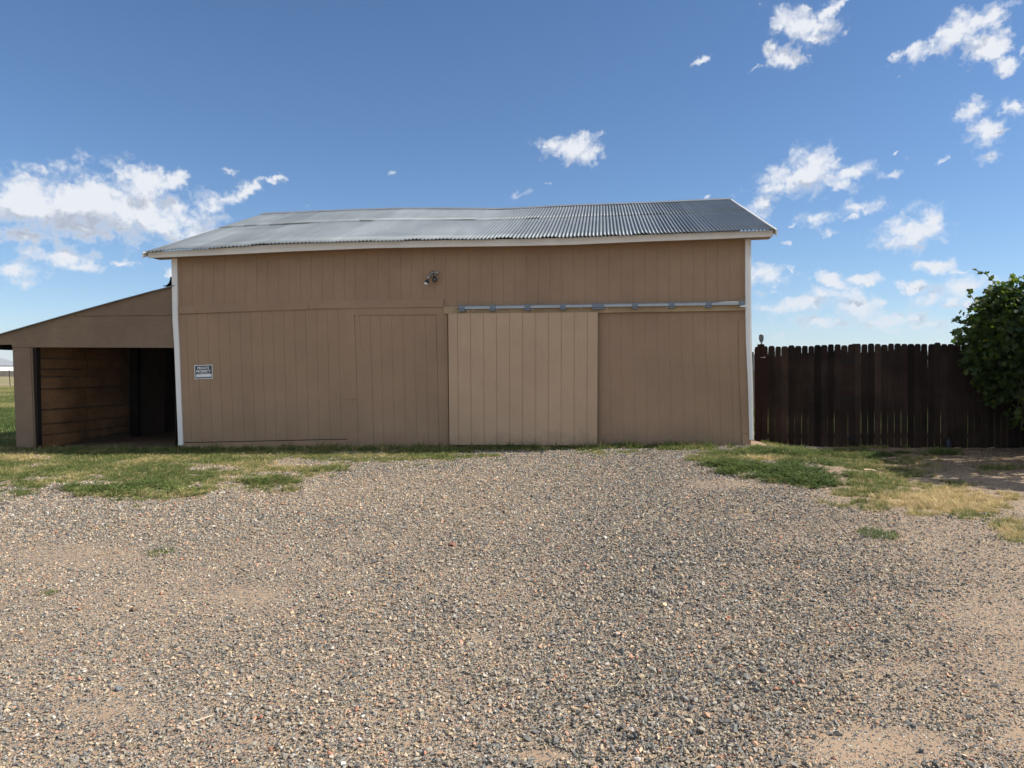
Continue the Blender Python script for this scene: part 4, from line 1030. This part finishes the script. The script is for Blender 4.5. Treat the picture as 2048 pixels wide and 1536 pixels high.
shoot([vp(1940,650,12.6), vp(1918,640,12.5), vp(1902,645,12.5)], 7, nsb())
shoot([vp(1940,690,12.6), vp(1915,672,12.5), vp(1908,690,12.5)], 8, nsb())
shoot([vp(2045,740,12.2), vp(2040,790,12.1), vp(2030,835,12.1)], 12, nsb())
shoot([vp(2048,780,12.2), vp(2046,820,12.1), vp(2043,860,12.1)], 6, nsb())
for k in range(7):
    a = Vector((9.6 + r.uniform(-.5, 1.2), 12.3 - r.uniform(0, 1.4), .18)); nsb().tube([a, a + Vector((r.gauss(0, .2), r.gauss(0, .2), .7)), a + Vector((r.gauss(0, .4), r.gauss(0, .3), 1.4)), a + Vector((r.gauss(0, .5), r.gauss(0, .3), 2.1))], [.035, .03, .022, .01], 8)
bark = plain('vine_bark', (.10, .07, .05), .9, 0, .3, 20)
for q_ in stems: q_.build('stem', bark, vine)
me = bpy.data.meshes.new('foliage'); me.from_pydata(LV, [], LFc); at = me.attributes.new('leaf', 'FLOAT', 'POINT'); at.data.foreach_set('value', np.array(LA, np.float32)); me.materials.append(M_vine)
fo = bpy.data.objects.new('foliage', me); COL.objects.link(fo); fo.parent = vine; fo.matrix_parent_inverse = vine.matrix_world.inverted()
print('leaves', len(LV) // 13)

# ------------------------------------------------------------------ small tufts and bits that can be told apart
M_tuft = foliage_mat('tuft_blades', [(0, (.07, .12, .03)), (.6, (.13, .18, .045)), (1, (.36, .31, .13))], .35)
def tuft_thing(px, py, rx, n, L, label, seed, dryf=.3):
    c = G(px, py); vs, fs, la = [], [], []; rr = random.Random(seed); R_ = rx / F * c.y
    for _ in range(n):
        a = rr.uniform(0, 6.28); q_ = R_ * math.sqrt(rr.random()); x_, y_ = c.x + math.cos(a) * q_, c.y + math.sin(a) * q_ * 1.1; k0 = len(vs)
        blade(vs, fs, rr, Vector((x_, y_, float(gz(x_, y_)) - .003)), rr.uniform(0, 6.28), L * rr.uniform(.4, 1.1), .006, rr.uniform(.4, 1.5)); la += [min(1, max(0, dryf + rr.gauss(0, .25)))] * (len(vs) - k0)
    me = bpy.data.meshes.new('grass_tuft'); me.from_pydata([tuple(v) for v in vs], [], fs); at = me.attributes.new('leaf', 'FLOAT', 'POINT'); at.data.foreach_set('value', np.array(la, np.float32))
    me.materials.append(M_tuft); o = bpy.data.objects.new('grass_tuft', me); COL.objects.link(o); tag(o, label, 'grass tuft', 'lone grass tufts in the gravel')
tuft_thing(1757, 1069, 38, 420, .07, 'green grass tuft alone in the gravel at the right of the yard', 1, .2)
tuft_thing(322, 1106, 26, 130, .06, 'sparse grass tuft alone in the gravel at the left of the yard', 2, .35)
tuft_thing(98, 1187, 16, 70, .04, 'tiny grass tuft nearest the camera at the far left', 3, .55)
tuft_thing(1146, 935, 16, 130, .06, 'small grass tuft in the gravel in front of the sliding door', 4, .3)
tuft_thing(757, 981, 10, 60, .04, 'tiny tuft in the gravel in front of the blocked door', 5, .45)
tuft_thing(150, 1022, 12, 60, .04, 'low tuft just below the left grass patch', 6, .5)
tuft_thing(207, 1056, 14, 60, .035, 'thin tuft between the left grass patch and the sparse tuft', 7, .6)
tuft_thing(1765, 1018, 12, 80, .05, 'small weed tuft below the dry grass at the right', 8, .3)
tuft_thing(1000, 921, 14, 90, .06, 'small tuft below the left end of the sliding door', 9, .4)
def rock_thing(px, py, wpx, c, label, seed, flat=.6):
    p = G(px, py); s = wpx / F * p.y; bm = bmesh.new(); rr = random.Random(seed)
    for _ in range(16):
        d = Vector((rr.gauss(0, 1), rr.gauss(0, 1), rr.gauss(0, 1))).normalized() * s * .5; bm.verts.new((p.x + d.x, p.y + d.y * .8, p.z + d.z * flat + s * .2))
    bmesh.ops.convex_hull(bm, input=bm.verts)
    for v in [v for v in bm.verts if not v.link_faces]: bm.verts.remove(v)
    me = bpy.data.meshes.new('rock'); bm.to_mesh(me); bm.free(); me.materials.append(plain('rock_%d' % seed, c, .85, 0, .2, 60)); o = bpy.data.objects.new('rock', me); COL.objects.link(o)
    tag(o, label, 'rock', 'larger rocks in the gravel')
rock_thing(360, 1462, 22, (.34, .27, .21), 'pinkish tan rock larger than the gravel near the bottom left', 41)
rock_thing(1826, 1456, 13, (.09, .09, .10), 'dark pointed stone on the bare dirt patch at bottom right', 42, 1)
rock_thing(1843, 1505, 14, (.08, .08, .09), 'dark stone lower on the bare dirt patch at bottom right', 43, .8)
rock_thing(906, 1093, 22, (.20, .10, .07), 'reddish brown flat stone in the middle of the yard', 44, .4)
rock_thing(237, 1381, 20, (.16, .17, .18), 'dark grey stone larger than the gravel at left', 45)
rock_thing(268, 1222, 18, (.13, .09, .06), 'brown clod on the gravel at the left', 46, .5)
rock_thing(1768, 921, 14, (.30, .26, .22), 'pale flat stone in the shade before the fence', 47, .4)
rock_thing(1275, 1523, 18, (.48, .45, .42), 'pale rock at the bottom edge right of centre', 48)
# stick on the grass at right
b = MB(); p0, p1 = G(1727, 944), G(1751, 946); b.tube([p0 + ZUP * .03, (p0 + p1) / 2 + ZUP * .04, p1 + ZUP * .03], .012, 7)
st = b.build('stick', plain('pale_dead_wood', (.42, .34, .22), .8, 0, .15, 30)); tag(st, 'pale dry stick lying on the grass right of the bare dirt patch', 'stick')
b = MB(); p0, p1 = G(390, 1449), G(425, 1437); b.tube([p0 + ZUP * .015, p1 + ZUP * .015], .003, 6); st = b.build('stick', plain('pale_twig', (.55, .48, .38), .8)); tag(st, 'thin pale twig on the gravel near the bottom left', 'stick')

# ------------------------------------------------------------------ far left: house, fence, post, mountain
Yh = 230.0
def fp(px, py, y): return Vector(((px - CX) / F * y, y, H + (HY - py) / F * y))
house = thing('white_house', fp(0, 748, Yh), 'long low white building with a grey roof far off at the left edge', 'building')
b = MB(); k_ = 1.075; b.prism([fp(-120, 733.5, Yh), fp(33, 733.5, Yh * k_), fp(33, 752, Yh * k_), fp(-120, 752, Yh)], Vector((-4, 8, 0))); b.build('wall', plain('white_render', (.80, .80, .77), .7), house)
b = MB(); a, c, d, e = fp(-126, 733, Yh - .7), fp(36, 733, Yh - .7), fp(36, 731.9, Yh + 4), fp(-126, 731.9, Yh + 4)
b.prism([a, fp(-126, 731.4, Yh - .7), fp(-126, 731.2, Yh + 5), fp(-126, 731.4, Yh + 10), fp(-126, 733, Yh + 10)], c - a); b.build('roof', plain('grey_roof', (.10, .12, .15), .6), house)
ff = thing('weathered_board_fence', fp(0, 752, 180), 'weathered grey board fence in front of the white building', 'fence')
b = MB(); x_ = -90; rr = random.Random(3)
while x_ < 60:
    w_ = 2.2; b.prism([fp(x_, 741.6 + rr.uniform(-.3, .3), 180), fp(x_ + w_ - .35, 741.6 + rr.uniform(-.3, .3), 180), fp(x_ + w_ - .35, 755, 180), fp(x_, 755, 180)], Vector((0, .1, 0))); x_ += w_
b.build('boards', wood_paint('weathered_grey_boards', (.36, .31, .26), .25, .9), ff)
b = MB(); b.prism([fp(-90, 744, 180.1), fp(60, 744, 180.1), fp(60, 745, 180.1), fp(-90, 745, 180.1)], Vector((0, .1, 0))); b.build('rail', M_dark, ff)
b = MB(); tp = fp(18, 739, 60); bt = fp(20.5, 772, 60); b.tube([bt, tp], .03, 6); o = b.build('wire_fence_post', M_dark); tag(o, 'thin leaning dark post standing in the far left field', 'post')
# mountain range on the horizon
b = MB(); Ym = 5200.0; pk = [(-900, 741), (-700, 730), (-520, 722), (-360, 716), (-240, 719), (-120, 708), (-60, 709), (0, 715.5), (12, 719), (30, 724), (90, 731), (170, 734), (300, 737.5), (420, 738.5), (560, 740)]
fr, tp_, bk = [], [], []
for x_, y_ in pk: fr.append(fp(x_, 742, Ym - 700 ) ); tp_.append(fp(x_, y_, Ym)); q_ = fp(x_, 742, Ym + 900); bk.append(q_)
for i in range(len(pk) - 1): b.quad(fr[i], fr[i + 1], tp_[i + 1], tp_[i]); b.quad(tp_[i], tp_[i + 1], bk[i + 1], bk[i])
mo = b.build('mountains', plain('dry_mountain', (.20, .20, .17), .95, 0, .2, .004)); tag(mo, kind='structure')
# distant air
HZ = True
if HZ:
    b = MB(); b.prism([Vector((-6500, -300, -3)), Vector((6500, -300, -3)), Vector((6500, 6400, -3)), Vector((-6500, 6400, -3))], Vector((0, 0, 160)))
    hz = b.build('haze', None); hm = bpy.data.materials.new('haze_air'); hm.use_nodes = True; nt = hm.node_tree; nt.nodes.remove(nt.nodes['Principled BSDF'])
    pv = nt.nodes.new('ShaderNodeVolumePrincipled'); pv.inputs['Color'].default_value = (.78, .86, 1, 1); pv.inputs['Density'].default_value = .00012
    nt.links.new(pv.outputs[0], nt.nodes['Material Output'].inputs['Volume']); hz.data.materials.append(hm); tag(hz, kind='stuff'); hz['label'] = 'pale blue distant air'
    SC.cycles.volume_bounces = 0
